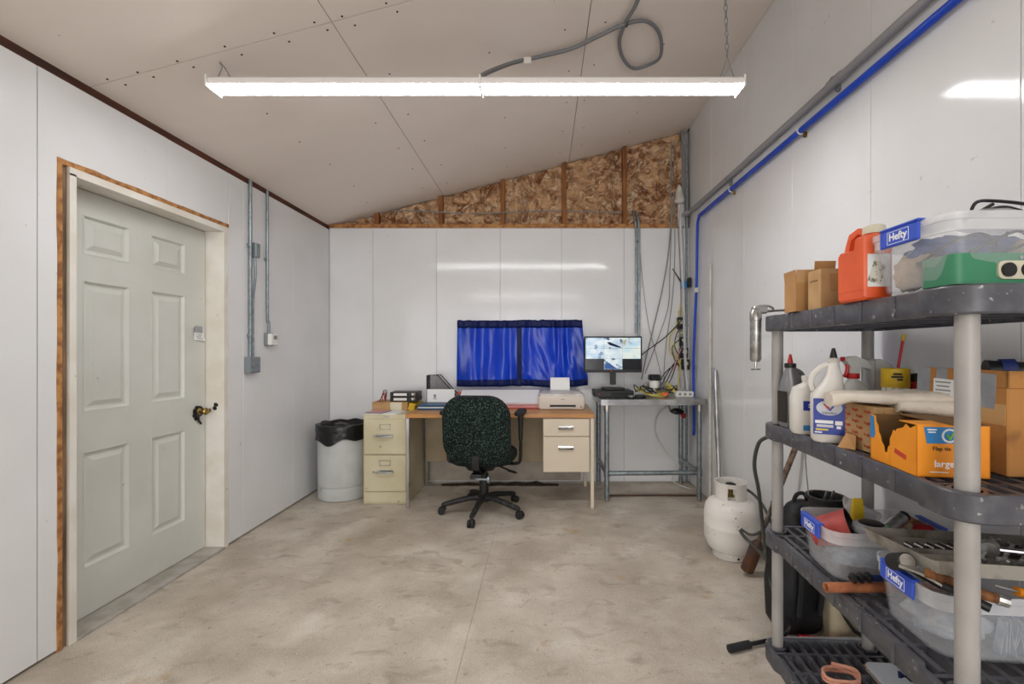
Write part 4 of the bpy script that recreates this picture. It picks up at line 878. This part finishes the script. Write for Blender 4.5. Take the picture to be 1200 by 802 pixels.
for x, z, w, hh, m in ((-.014, .068, .05, .01, 'whitetext'), (.026, .066, .02, .013, 'whitetext'), (-.012, .055, .046, .009, 'labelsilver'), (.026, .052, .012, .009, 'whitetext'), (-.02, .043, .035, .006, 'ycable'), (-.03, .034, .02, .004, 'whitetext')): B().box((x, -.0467, z), (w, .0008, hh)).put('label_print', m, t)
t = jug('oil_jug', 'plain white jug with small blue labels left of the large one', (.944, 1.645, Z2), R(-14), [(0, .075, .07, .028, 0), (.01, .086, .08, .03, 0), (.13, .088, .082, .032, 0), (.165, .07, .066, .03, 0), (.18, .036, .034, .016, .012), (.19, .03, .03, .014, .012)],
        None, [('cap', 'dirty', [(.018, .188), (.019, .19), (.019, .205), (.015, .207)], (.012, 0, 0))], 'jugwhite', None)
for z, hh, m in ((.102, .034, 'labelblue'), (.024, .018, 'labelsky')): B().box((.012, -.0415, z), (.05, .001, hh)).put('label', m, t)
B().box((.02, -.0422, .118), (.02, .0008, .006)).put('label_print', 'red', t)
for z in (.098, .106): B().box((.018, -.0422, z), (.03, .0008, .004)).put('label_print', 'whitetext', t)
t = jug('oil_bottle', 'silver grey bottle with a red pointed tip on the second shelf', (.975, 1.772, Z2), R(10), [(0, .085, .075, .03, 0), (.01, .092, .08, .03, 0), (.14, .094, .082, .03, 0), (.17, .086, .075, .03, 0), (.225, .036, .034, .016, -.012), (.232, .034, .034, .016, -.012)],
        [(.042, 0, .15), (.05, 0, .175), (.035, 0, .21), (.0, 0, .225)], [('collar', 'black', [(.02, .23), (.021, .232), (.021, .246), (.015, .248)], (-.012, 0, 0)), ('nozzle', 'red', [(.01, .247), (.0095, .255), (.004, .282), (.002, .283)], (-.012, 0, 0))], 'silver', None)
B().box((-.0475, 0, .08), (.001, .05, .12)).put('label', 'darktext', t)
t = jug('trigger_sprayer', 'hazy sprayer bottle with red trigger and collar on the second shelf', (1.125, 1.62, Z2), R(0), [(0, .09, .07, .03, .0), (.01, .1, .075, .03, .0), (.12, .1, .075, .03, 0), (.17, .075, .06, .028, -.012), (.195, .032, .03, .014, -.02), (.2, .032, .03, .014, -.02)],
        None, [('collar', 'red', [(.02, .198), (.021, .2), (.021, .215), (.018, .217)], (-.02, 0, 0))], 'jugclear', None)
B().loft([[V((x, s_ * y_, z)) for x, z in ((-.052, .272), (-.02, .278), (.02, .262), (.045, .225), (.02, .235), (-.002, .24), (-.004, .217), (-.036, .217), (-.036, .24), (-.054, .262))] for s_, y_ in ((-1, .016), (1, .016))]).put('spray_head', 'jugclear', t)
B().tube([(-.042, 0, .25), (-.04, 0, .235), (-.044, 0, .215), (-.052, 0, .205)], .0065, 8, 4).put('trigger', 'red', t); B().cyl((-.052, 0, .267), (-.062, 0, .267), .008, seg=10).put('nozzle', 'red', t)
t = T('spray_jug', 'grey sloped plastic bottle with a printed label behind the white cloth', 'bottle', (1.195, 1.62, Z2), R(0))
B().loft([[V((x, s_ * y_, z)) for x, z in ((-.035, 0), (.075, 0), (.078, .13), (.06, .19), (.02, .25), (-.015, .268), (-.035, .262))] for s_, y_ in ((-1, .03), (-.9, .036), (.9, .036), (1, .03))]).put('bottle_body', 'jugclear', t)
B().box((.03, -.037, .15), (.055, .001, .04)).put('label', 'labelgrey', t)
t = carton('cardboard_box', 'cardboard box covered in red printing under a white cloth', (1.04, 1.38, Z2), R(-2), (.17, .17, .132), 'cardpale', True)
random.seed(5)
for r in range(7):
    for cidx in range(3):
        yy = .062 - .055 * cidx - (.02 if r % 2 else 0)
        if -.08 < yy - .02 and yy < .08: text('fragile', (-.0856, yy, .118 - .017 * r), (0, -1, -.02), (0, -.02, 1), .0125, 'redtext', t, w=False, depth=.0003)
B().box((-.01, -.0856, .066), (.006, .001, .13)).put('tape_seam', 'cardin', t); B().box((-.055, -.0865, .066), (.02, .003, .12)).put('corner_flap', 'cardpale', t)
tag(B().prism([(.91, 1.405, Z2), (.935, 1.36, Z2), (.94, 1.365, Z2 + .04), (.935, 1.40, Z2 + .045)], (.018, .02, 0)).put('torn_cardboard', 'cardboard'), 'torn scrap of cardboard in front of the red printed box', 'cardboard')
ck = T('white_cloth', 'thick folded white cotton cloth laid over the red printed box', 'cloth', (1.04, 1.36, Z2 + .137))
def ckl(u):
    p = V((.885, 1.41, 0)).lerp(V((1.15, 1.30, 0)), u); d = V((.12, .34, 0)).normalized(); out = []
    wd = .055 + .05 * u; hh = .021 - .005 * math.sin(u * 5) + .004 * noise.noise(V((u * 8, 0, 0)))
    for k in range(16):
        a = k * math.pi / 8; e = V((math.cos(a), math.sin(a)))
        out.append(p + d * (math.copysign(abs(e.x) ** .6, e.x) * wd) + V((0, 0, Z2 + .138 + .02 + math.copysign(abs(e.y) ** .7, e.y) * hh + .004 * noise.noise(V((u * 10, k * .6, 1))) - .012 * max(0, 1 - u * 6))))
    return out
B().loft([ckl(i / 18) for i in range(19)]).put('folded_layer', 'linen', ck, True, angle=70)
B().loft([[p * 1 + V((0, -.02, -.017)) for p in ckl(i / 18)] for i in range(9, 19)]).put('lower_fold', 'linen', ck, True, angle=70)
# yellow can with a brush in it, red can behind
cn = T('yellow_can', 'can with a broad yellow band on the second shelf', 'can', (1.155, 1.49, Z2)); 
B().lathe([(.036, 0), (.037, .004), (.037, .19), (.036, .192)], seg=24).put('can_body', 'labelgrey', cn)
B().lathe([(.0385, .178), (.039, .182), (.039, .238), (.0365, .24)], seg=24).put('yellow_band', 'yellow', cn)
for j in range(4): B().box((-.025 + .016 * j, -.0355 + abs(j - 1.5) * .004, .155), (.011, .004, .03)).put('can_print', ('labelsky', 'labelwhite', 'labelsky', 'red')[j], cn)
text('HOT', (-.02, -.0385, .217), (1, -.15, 0), (0, 0, 1), .018, 'darktext', cn, w=False) if False else None
for j, (x, z, w) in enumerate(((-.02, .222, .022), (-.022, .213, .03), (-.014, .204, .014))): B().box((x, -.0355 - .001 * j, z), (w, .005, .006), (0, 0, -.45)).put('can_lettering', 'darktext', cn)
bs = T('glue_brush', 'thin red stick with yellow ends standing behind the yellow can', 'brush', (1.19, 1.53, Z2))
B().cyl((.0, 0, .0), (.005, 0, .235), .006, seg=8).put('yellow_grip', 'yellow', bs); B().cyl((.005, 0, .235), (.025, .005, .33), .0045, seg=8).put('shaft', 'red', bs); B().cyl((.025, .005, .33), (.029, .006, .352), .0055, seg=8).put('yellow_tip', 'yellow', bs)
cn = T('red_can', 'dark red can with black lid beside the yellow can', 'can', (1.235, 1.5, Z2)); B().lathe([(.028, 0), (.029, .004), (.029, .19), (.02, .2)], seg=20).put('can_body', 'red', cn); B().lathe([(.024, .192), (.024, .215), (.016, .222)], seg=16).put('lid', 'black', cn)
# orange torn carton
ob = T('trash_bag_box', 'torn orange trash bag carton with a blue label on the second shelf', 'box', (.975, 1.16, Z2), R(-8))
ow, ol_, oh = .155, .19, .122
tear = [(-.095, 0), (-.095, .122), (-.07, .11), (-.055, .118), (-.045, .108), (-.02, .1), (-.015, .092), (-.006, .095), (0, .082), (.008, .07), (.006, .055), (.015, .048), (.02, .032), (.03, .03), (.034, .045), (.045, .055), (.05, .07), (.058, .078), (.06, .095), (.07, .105), (.072, .12), (.095, .122), (.095, 0)]
tear = [(a, b) for a, b in tear]
b = B()
for (a, c), (a2, c2) in zip(tear[1:-1], tear[2:-1]): b.prism([(-ow / 2, a, 0), (-ow / 2, a2, 0), (-ow / 2, a2, c2), (-ow / 2, a, c)], (.002, 0, 0))
b.put('torn_side', 'trashbox', ob, angle=0)
B().span((-ow / 2, -ol_ / 2, 0), (ow / 2, -ol_ / 2 + .002, oh)).span((ow / 2 - .002, -ol_ / 2, 0), (ow / 2, ol_ / 2, oh)).span((-ow / 2, -ol_ / 2, 0), (ow / 2, ol_ / 2, .002)).put('carton', 'trashbox', ob, angle=0)
B().span((-ow / 2, ol_ / 2 - .002, 0), (ow / 2, ol_ / 2, oh)).span((-ow / 2 + .07, -ol_ / 2, oh), (ow / 2, ol_ / 2, oh + .002)).put('carton_inside', 'cardin', ob, angle=0)
B().span((-ow / 2, -ol_ / 2, oh), (-ow / 2 + .075, -.03, oh + .002)).put('top_flap', 'trashbox', ob, angle=0)
yf = -ol_ / 2
B().prism([(-.062, yf - .0003, .118), (.02, yf - .0003, .118), (.02, yf - .0003, .085), (-.0, yf - .0003, .08), (-.056, yf - .0003, .079)], (0, -.0006, 0)).put('blue_label', 'labelsky', ob)
B().ring((-.008, yf - .001, .098), .0145, .0022, (0, 1, 0), 22, 6).put('label_ring', 'whitetext', ob)
B().prism([(-.016, yf - .002, .1), (-.012, yf - .002, .102), (-.008, yf - .002, .095), (.004, yf - .002, .117), (.006, yf - .002, .114), (-.008, yf - .002, .086)], (0, -.0008, 0)).put('check_mark', 'greentext', ob)
for z, w in ((.112, .02), (.106, .016)): B().box((-.045, yf - .001, z), (w, .0008, .003)).put('label_print', 'whitetext', ob)
text('Flap tie', (-.024, yf - .0006, .067), (1, 0, 0), (0, 0, 1), .0135, 'darktext', ob, w=False)
text('large t', (-.012, yf - .0006, .031), (1, 0, 0), (0, 0, 1), .022, 'whitetext', ob, w=False, bold=.0003)
B().box((-.03, yf - .001, .012), (.04, .0008, .002)).put('small_print', 'whitetext', ob)
B().prism([(-ow / 2 - .0008, .094, .122), (-ow / 2 - .0008, .078, .116), (-ow / 2 - .0008, .072, .07), (-ow / 2 - .0008, .08, .058), (-ow / 2 - .0008, .094, .06)], (.0006, 0, 0)).put('blue_label', 'labelsky', ob)
B().box((-ow / 2 - .0006, -.035, .04), (.0008, .045, .012), (.2, 0, 0)).put('red_print', 'redtext', ob)
tag(B().blob((.975, 1.17, Z2 + .045), (.12, .15, .075), .2, 4, 3).put('bag_roll', 'liner'), 'roll of black trash bags inside the torn orange carton', 'bag')
# big taped carton
bx = T('cardboard_box', 'large stained cardboard box patched with grey duct tape', 'box', (1.228, 1.2, Z2), R(-3))
bw, bl_, bh = .255, .275, .25
B().span((-bw / 2, -bl_ / 2, 0), (bw / 2, bl_ / 2, bh - .04), bev=.003).span((-bw / 2, -bl_ / 2, bh - .04), (-bw / 2 + .004, bl_ / 2, bh)).span((-bw / 2, -bl_ / 2, bh - .04), (bw / 2, -bl_ / 2 + .004, bh)).put('carton', 'cardstain', bx, angle=0)
xf = -bw / 2 - .0006
for y_, z, wy, hz in ((.115, .2, .045, .1), (-.07, .2, .075, .085), (.05, .235, .035, .03)): B().box((xf, y_, z), (.0012, wy, hz), (.05, 0, 0)).put('duct_tape', 'tape', bx)
B().box((.03, -bl_ / 2 - .0006, .19), (.15, .0012, .12)).put('duct_tape', 'tape', bx)
B().box((xf, -.0, .145), (.001, bl_ - .01, .05)).put('clear_tape', 'tapeclear', bx)
B().box((xf - .0006, .04, .195), (.0012, .075, .05), (.03, 0, 0)).put('paper_label', 'labelwhite', bx)
for j in range(4): B().box((xf - .0015, .045, .211 - .011 * j), (.0006, .05 - .008 * (j % 2), .004)).put('label_print', 'conduit', bx)
B().box((xf - .0006, .122, .126), (.0014, .026, .05)).put('red_sticker', 'red', bx)
text('UE', (xf - .0016, .122, .122), (0, -1, 0), (0, 0, 1), .02, 'whitetext', bx, w=False, depth=.0003)
B().box((.1, -bl_ / 2 - .0006, .1), (.07, .0012, .1)).put('paper_label', 'cardpale', bx)
tb = T('dark_bottle', 'dark bottle with blue label lying in the large taped box', 'bottle', (1.18, 1.12, Z2 + bh - .035)); B().tube([(-.06, .03, .03), (.0, 0, .032), (.05, -.03, .032), (.075, -.045, .034)], .03, 14, 3, r1=.012).put('bottle_body', 'black', tb); B().tube([(-.035, .02, .031), (-.012, .006, .032)], .0315, 14).put('label', 'navytext', tb)
crumple('brown_rag', 'rust brown rag heaped in the large taped box', 'rag', (1.265, 1.11, Z2 + bh - .005), (.14, .08, .05), 'cardstain', 4, .3)

# ---- third shelf: two totes and the tool tray
c2 = V((1.098, 1.523, Z3)); tote('farther clear tote on the third shelf holding a red funnel', c2, R(-6), .37, .24, .165)
c3 = V((1.115, 1.165, Z3)); tote('nearer clear tote of hand tools on the third shelf', c3, R(-5), .38, .245, .165)
fn = T('red_funnel', 'faded red cylinder with a dark opening in the farther tote', 'funnel', (.985, 1.54, Z3 + .13), R(0))
ax = V((.72, -.55, .38)).normalized(); q = V((0, 0, 1)).rotation_difference(ax)
b = B().m('redfade'); b.loft([[q @ V((r * math.cos(i * .2618), r * math.sin(i * .2618), z)) for i in range(24)] for r, z in ((.02, -.07), (.045, -.065), (.058, .05), (.06, .055))], (True, False)); b.put('outer_wall', None, fn)
B().loft([[q @ V((r * math.cos(i * .2618), r * math.sin(i * .2618), z)) for i in range(24)] for r, z in ((.06, .055), (.056, .053), (.04, -.05), (.01, -.055))], (False, True)).put('inner_wall', 'black', fn)
t = T('caulk_tube', 'crumpled yellow tube standing in the farther tote', 'tube', (1.085, 1.57, Z3 + .1)); B().loft([[V((p.x + .01 * z, p.y, z)) for p in rrect(w, d, .004)] for z, w, d in ((0, .03, .03), (.05, .036, .026), (.1, .04, .012), (.125, .036, .005))]).put('tube_body', 'yellow', t); B().cyl((0, 0, -.02), (0, 0, 0), .01, seg=10).put('cap', 'labelwhite', t)
tag(B().grid(10, 8, lambda u, v: V((1.06 + .13 * u + .02 * v, 1.60 + .02 * noise.noise(V((u * 3, v * 3, 1))) + .03 * v, Z3 + .1 + .115 * v - .06 * u * v))).put('plastic_sheet', 'film', angle=180, solid=.001), 'wrinkled clear plastic sheet standing in the farther tote', 'sheet')
t = T('grey_lid', 'round grey plastic lid on top of the farther tote', 'lid', (1.065, 1.475, Z3 + .145), 0); B().lathe([(.05, 0), (.054, .008), (.052, .022), (.04, .03), (.01, .03)], seg=22).put('lid_top', 'pipegrey', t); B().lathe([(.036, .0305), (.03, .034), (.004, .034)], seg=18).put('inner_disc', 'black', t)  # a loose plastic lid resting on the tote
t = T('spray_can', 'silver and green spray can lying in the farther tote', 'can', (1.17, 1.50, Z3 + .16)); B().cyl((-.05, -.02, -.01), (.03, .02, .015), .02, seg=16).put('can_body', 'tool', t); B().cyl((-.065, -.028, -.014), (-.05, -.02, -.01), .0205, seg=16).put('green_end', 'lime', t); B().cyl((.03, .02, .015), (.045, .027, .02), .018, seg=16).put('can_end', 'black', t)
for i, (x, y_, m, l) in enumerate(((1.215, 1.53, 'tancloth', 'crumpled tan rag at the right of the farther tote'), (1.245, 1.49, 'red', 'small red plastic piece at the right of the farther tote'), (1.255, 1.56, 'copper', 'copper brown lump at the right end of the farther tote'))): crumple('odd_piece', l, 'rag' if i == 0 else 'piece', (x, y_, Z3 + .145), (.05, .06, .045), m, i * 4, .3)
crumple('rag_pile', 'pale blue grey rags filling the bottom of the farther tote', 'rags', (1.095, 1.523, Z3 + .065), (.27, .15, .1), 'greycloth', 2, .25)
crumple('rag_pile', 'blue grey rags filling the left of the nearer tote', 'rags', (1.03, 1.165, Z3 + .055), (.16, .16, .085), 'greycloth', 8, .25)
crumple('rag_pile', 'dark rags filling the right of the nearer tote', 'rags', (1.185, 1.165, Z3 + .055), (.16, .16, .085), 'bluecloth', 11, .25)
b = B(); random.seed(11)
for i in range(26): b.box((1.09 + .0075 * i, 1.085, Z3 + .055), (.002, .02, .07 + .02 * random.random()), (random.uniform(-.15, .15), random.uniform(-.2, .2), 0))
tag(b.put('sheet_bundle', 'greycloth'), 'bundle of thin grey strips standing at the near side of the nearer tote', 'strips', kind='stuff')
t = T('bucket', 'black bucket with metal clips at the far end of the third shelf', 'bucket', (1.115, 1.79, Z3)); B().lathe([(.05, 0), (.055, .004), (.062, .15), (.072, .152), (.072, .165), (.06, .165), (.055, .15), (.045, .01)], seg=24).put('bucket_body', 'dblack', t)
for x in (-.012, .014): B().box((x, -.015, .165), (.01, .006, .05), (.15, .2, 0), bev=.002).put('clip', 'tool', t)
B().tube([(-.068, 0, .16), (-.075, .01, .3), (-.06, .03, .42)], .0025, 6, 3).put('wire_handle', 'galv', t)
cp = T('copper_pipe', 'length of copper pipe sticking out between the two totes', 'pipe', (.86, 1.382, Z3 + .0155)); b = B(); b.loft([[V((x, r * math.cos(i * .3142), r * math.sin(i * .3142))) for i in range(20)] for x, r in ((0, .0148), (.36, .0148), (.36, .0125), (0, .0125))], wrap=True); b.put('pipe_wall', 'copper', cp)
rt = T('ratchet', 'black ratchet tool with a yellow band lying beside the copper pipe', 'tool', (.93, 1.37, Z3 + .045), R(5))
b = B()
for k in range(6): b.cyl((.0 + .012 * k, .012 * (k % 2), .0), (.008 + .012 * k, .012 * (k % 2), .004), .013, seg=10)
b.put('chain_head', 'black', rt); B().cyl((.07, .004, .0), (.14, .004, -.004), .009, seg=10).put('grip', 'navytext', rt); B().cyl((.118, .004, -.003), (.134, .004, -.004), .0105, seg=10).put('yellow_band', 'yellow', rt)
# tray of sockets and spanners laid on the nearer tote
tz = Z3 + .192
tr_ = T('tool_tray', 'grimy grey socket tray lying tilted across the two totes', 'tray', (1.142, 1.178, tz), R(-9)); tr_.rotation_euler = (R(-7), 0, R(-9))
b = B(); tw, tl, th = .42, .31, .034
def o2(k, z): return rrect(tw + k, tl + k, .012, z, (0, 0), 2)
b.loft([o2(-.02, 0), o2(0, th), o2(-.006, th), o2(-.028, .004)]).put('tray_shell', 'traygrey', tr_, angle=20)
for y_ in (-.075, -.02, .03, .085): B().span((-.19, y_ - .002, .004), (.19, y_ + .002, .026)).put('divider', 'traygrey', tr_)
TM = Matrix.LocRotScale(tr_.location, tr_.rotation_euler, None)
for i in range(8):
    p = TM @ V((-.165 + .026 * i, .005, .022)); r_ = .009 + .0008 * i
    tag(B().loft([[p + V((0, -.014 + z, 0)) + V((rr * math.cos(k * .4488), 0, rr * math.sin(k * .4488))) for k in range(14)] for z, rr in ((0, r_), (.028, r_), (.028, r_ * .6), (.015, r_ * .6))]).put('socket', 'chrome'), ('leftmost', 'second', 'third', 'fourth', 'fifth', 'sixth', 'seventh', 'eighth')[i] + (' chrome socket in' if i == 0 else ' chrome socket from the left in') + ' the row across the grey tool tray', 'socket', 'sockets in the grey tray')
def spanner(p0, p1, s, label, m='tool'):
    p0, p1 = V(p0), V(p1); d = (p1 - p0).normalized(); L = (p1 - p0).length; n = V((-d.y, d.x, 0)).normalized(); t = T('spanner', label, 'spanner', p0, 0, 'loose spanners in the grey tray'); up = d.cross(n)
    def P(a, b_, c=0): return d * a + n * b_ + up * c
    B().loft([[P(a, w, .003), P(a, -w, .003), P(a, -w, -.003), P(a, w, -.003)] for a, w in ((s * .8, s * .5), (s * 1.6, s * .32), (L - s * 1.6, s * .32), (L - s * .8, s * .5))]).put('shank', m, t)
    jaw = [(.3, 1.), (-.6, .9), (-.75, .45), (-.1, .42), (-.1, -.42), (-.75, -.45), (-.6, -.9), (.3, -1.), (1., -.5), (1., .5)]
    B().loft([[P(a * s, b_ * s, c) for a, b_ in jaw] for c in (-.004, .004)]).put('open_jaw', m, t)
    B().ring(P(L, 0), s * .75, s * .28, up, 14, 6).put('ring_end', m, t)
for i in range(7):
    a = TM @ V((-.12 + .04 * i, -.12 + .012 * (i % 2), .024 + .006 * (i % 3))); e = TM @ V((.03 + .028 * i, .06 - .02 * i, .04 + .006 * (i % 2)))
    spanner(a, e, .011 + .001 * (i % 3), ('leftmost', 'second', 'third', 'fourth', 'fifth', 'sixth', 'rightmost')[i] + (' of the loose' if i in (0, 6) else ' from the left of the loose') + ' steel spanners lying across the grey tool tray')
t = T('socket_wrench', 'thick chrome ratchet handle in the grey tool tray', 'ratchet', TM @ V((-.02, -.06, .045)), R(-20)); B().cyl((0, 0, 0), (.16, -.01, .004), .007, seg=10).put('shaft', 'chrome', t); B().cyl((-.012, -.014, 0), (.004, .016, 0), .019, seg=16).put('head', 'tool', t)
hm = T('mallet', 'black mallet with a pale face leaning in the nearer tote', 'mallet', (.908, 1.16, Z3 + .2), R(-8)); B().cyl((.0, .02, -.012), (-.004, -.038, .016), .021, seg=18).put('mallet_head', 'rubber', hm); B().cyl((-.004, -.0385, .0162), (-.0042, -.0425, .018), .017, seg=16).put('mallet_face', 'traygrey', hm); B().cyl((.01, .0, -.01), (.1, .0, -.06), .008, seg=10).put('mallet_handle', 'black', hm)
t = T('pry_tool', 'grey metal pry tool with black grip at the near rim of the tote', 'tool', (.887, 1.115, Z3 + .199), R(-45)); B().loft([[V((x, w, z + .004)), V((x, -w, z + .004)), V((x, -w, z - .002)), V((x, w, z - .002))] for x, w, z in ((-.01, .012, .008), (.03, .012, .004), (.07, .008, -.012))]).put('blade', 'tool', t); B().cyl((.07, 0, -.012), (.15, 0, -.035), .01, seg=10).put('grip', 'black', t)
t = T('wooden_handle', 'brown wooden tool handle under the grey tray', 'handle', (.91, 1.085, Z3 + .2), R(-25)); B().tube([(0, 0, 0.006), (.04, -.004, .0), (.1, -.002, -.02), (.13, 0, -.025)], .011, 10, 4).put('grip', 'wood_rough', t); B().cyl((.13, 0, -.025), (.15, .001, -.029), .013, seg=10).put('ferrule', 'tool', t)
t = T('screwdriver', 'amber handled screwdriver in the right of the nearer tote', 'screwdriver', (1.13, 1.085, Z3 + .15)); B().tube([(0, 0, .012), (.04, -.002, .0), (.075, -.003, -.014)], .011, 10, 4).put('grip', 'trashbox', t); B().cyl((0, 0, .012), (-.05, .004, .024), .004, seg=8).put('shaft', 'tool', t)
crumple('green_glove', 'green cloth at the right of the nearer tote', 'cloth', (1.235, 1.1, Z3 + .13), (.12, .05, .05), 'olive', 6, .3)
crumple('olive_pouch', 'olive green pouch lying on the right of the tool tray', 'pouch', (1.27, 1.12, tz + .07), (.1, .09, .07), 'olive', 2, .2)

# ---- bottom shelf
t = T('white_case', 'thin pale grey plastic case marked with a blue M on the bottom shelf', 'case', (1.283, 1.585, Z4), R(-5))
B().loft([rrect(.154, .254, .013, 0), rrect(.16, .26, .014, .006), rrect(.16, .26, .014, .022), rrect(.154, .254, .013, .028)]).put('case_shell', 'labelsilver', t)
text('M', (.018, .055, .0285), (.85, -.5, 0), (.5, .85, 0), .06, 'navytext', t, w=False, bold=.0015)
B().m('cardpale').box((0, .0, .014), (.162, .262, .004)).put('seam', None, t)
cable('pink_rope', 'salmon pink cord coiled on the bottom shelf', [V((1.085 + .062 * math.cos(k * .5) * (1 + .05 * math.sin(k)), 1.655 + .045 * math.sin(k * .5), Z4 + .008 + .0006 * k + .003 * math.sin(k * 1.7))) for k in range(42)], .0055, 'cordpink', 'cord', sm=3)

# ============================================================ BETWEEN SHELF AND TANK
bg = T('black_bag', 'black nylon bag standing on the floor behind the shelf', 'bag', (1.155, 2.1, 0), R(10))
B().loft([[V((p.x, p.y, z)) + V((.012 * noise.noise(V((p.x * 9, p.y * 9, z * 5))), .012 * noise.noise(V((z * 7, p.x * 8, 2))), 0)) for p in rrect(w, d, .05, 0, (dx, 0), 4)] for z, w, d, dx in ((0, .17, .15, 0), (.03, .21, .18, 0), (.2, .21, .18, 0), (.35, .2, .17, .01), (.48, .17, .14, .03), (.55, .13, .1, .04), (.57, .08, .05, .04))]).put('bag_body', 'bagblack', bg, angle=60)
for s_ in (-1, 1): B().tube([(s_ * .05, -.1, .1), (s_ * .055, -.125, .3), (s_ * .05, -.1, .42), (s_ * .03, -.05, .53)], .012, 8, 5).put('strap', 'rubber', bg)
B().tube([(-.0, 0, .56), (.02, 0, .6), (.06, 0, .6), (.08, 0, .55)], .009, 8, 4).put('grab_handle', 'rubber', bg)
bc = T('beige_case', 'beige plastic case on the floor behind the shelf by the wall', 'case', (1.32, 2.12, 0), R(0)); B().loft([rrect(.13, .3, .03, z) for z in (0, .33)]).put('case_shell', 'beige', bc)
B().tube([(-.05, -.152, .30), (-.05, -.165, .18), (.02, -.165, .06), (.06, -.152, .05)], .007, 8, 4).put('strap', 'rubber', bc)
tag(B().cyl((1.12, 1.99, .012), (1.34, 1.95, .012), .011, seg=10).put('red_bar', 'red'), 'red metal bar on the floor at the far end of the shelf', 'bar')
tag(B().box((1.16, 1.935, .02), (.4, .035, .04), bev=.004).put('grey_beam', 'pipegrey'), 'dusty grey rail on the floor at the far end of the shelf', 'rail')
pb = T('jack_handle', 'black bent steel bar with a thick grip lying on the floor', 'bar', (.9, 1.95, 0))
B().tube([(.78, 1.905, .016), (.88, 1.935, .016)], .0165, 12).put('grip', 'rubber', pb, True); B().tube([(.88, 1.935, .016), (.99, 1.965, .018), (1.06, 1.985, .03), (1.085, 1.995, .055), (1.08, 1.995, .085)], .009, 10, 4).put('rod', 'black', pb, True)
# propane tank
tk = T('propane_tank', 'white scuffed propane tank standing by the right wall', 'tank', (1.165, 2.82, 0), R(72))
B().lathe([(.105, 0), (.108, .002), (.105, .035), (.1, .04)], seg=30).put('foot_ring', 'tank', tk)
B().lathe([(.06, .03), (.1, .035), (.135, .055), (.154, .1), (.157, .13), (.157, .185), (.1585, .19), (.157, .196), (.157, .26), (.152, .3), (.13, .335), (.09, .352), (.03, .358)], seg=40).put('tank_body', 'tank', tk)
for a0, a1 in ((15, 165), (195, 345)):
    b = B(); b.loft([[V((r * math.cos(R(a)), r * math.sin(R(a)), z)) for r, z in ((.092, .335), (.092, .44), (.096, .455), (.089, .455), (.0875, .44), (.0875, .335))] for a in [a0 + (a1 - a0) * k / 14 for k in range(15)]]).put('collar', 'tank', tk)
for a0 in (165, 345): [B().loft([[V((r * math.cos(R(a)), r * math.sin(R(a)), z)) for r, z in rz_] for a in [a0 + 30 * k / 4 for k in range(5)]]).put('collar_bar', 'tank', tk) for rz_ in (((.092, .43), (.096, .455), (.089, .455), (.0875, .43)), ((.092, .335), (.092, .36), (.0875, .36), (.0875, .335)))]
B().lathe([(.022, .355), (.022, .37), (.014, .375), (.014, .42), (.018, .421)], seg=14).cyl((0, 0, .395), (.05, -.0, .395), .012, seg=12).put('valve', 'brass', tk); B().lathe([(.03, .42), (.033, .425), (.033, .438), (.012, .445)], seg=10).put('valve_wheel', 'rubber', tk)
for k in range(6): a = R(200 + 26 * k); B().cyl((.1045 * math.cos(a), .1045 * math.sin(a), .018), (.108 * math.cos(a), .108 * math.sin(a), .018), .007, seg=10).put('foot_hole', 'black', tk)
# weed burner torch
wt = T('weed_burner', 'rusty torch wand with scorched bell leaning by the tank', 'torch', (1.16, 2.55, 0))
p0, p1 = V((1.15, 2.56, .03)), V((1.372, 2.43, .80)); dd = (p1 - p0).normalized()
b = B(); q = V((0, 0, 1)).rotation_difference(dd)
b.loft([[p0 + q @ V((r * math.cos(i * .3491), r * math.sin(i * .3491), z)) for i in range(18)] for r, z in ((.034, 0), (.036, .004), (.035, .16), (.016, .185), (.013, .19))]).put('burner_bell', 'rust', wt, True)
B().cyl(p0 + dd * .185, p1 - dd * .28, .011, seg=10).put('wand', 'rustrod', wt, True); B().cyl(p1 - dd * .28, p1, .015, seg=10).put('grip', 'rustrod', wt, True)
B().ring(p0 + dd * .001, .033, .003, dd, 18, 6).put('bell_lip', 'rust', wt, True)
def hose(label, pts, r=.0085): return cable('rubber_hose', label, pts, r, 'hose', 'hose', seg=8, sm=6)
hose('black hose looping high from the second shelf down past the tank', [at(900, 512, 2.0), at(889, 520, 2.05), at(884, 545, 2.1), at(889, 575, 2.13), at(893, 610, 2.15), at(897, 645, 2.15), at(903, 680, 2.1), at(908, 700, 2.05)])
hose('black hose running from the tank valve to the torch wand', [V((1.22, 2.83, .395)), V((1.27, 2.8, .40)), V((1.315, 2.72, .34)), V((1.33, 2.6, .22)), V((1.31, 2.5, .1)), V((1.27, 2.45, .03))])
hose('black hose ending in a curl in front of the tank', [at(867, 621, 2.58), at(872, 629, 2.56), at(884, 641, 2.5), at(897, 655, 2.4), at(905, 668, 2.3), at(911, 700, 2.15)], .009)
hose('black hose curving across the front of the tank', [at(868, 620, 2.57), at(880, 627, 2.54), at(893, 622, 2.5), at(902, 606, 2.45), at(905, 588, 2.42)], .0075)
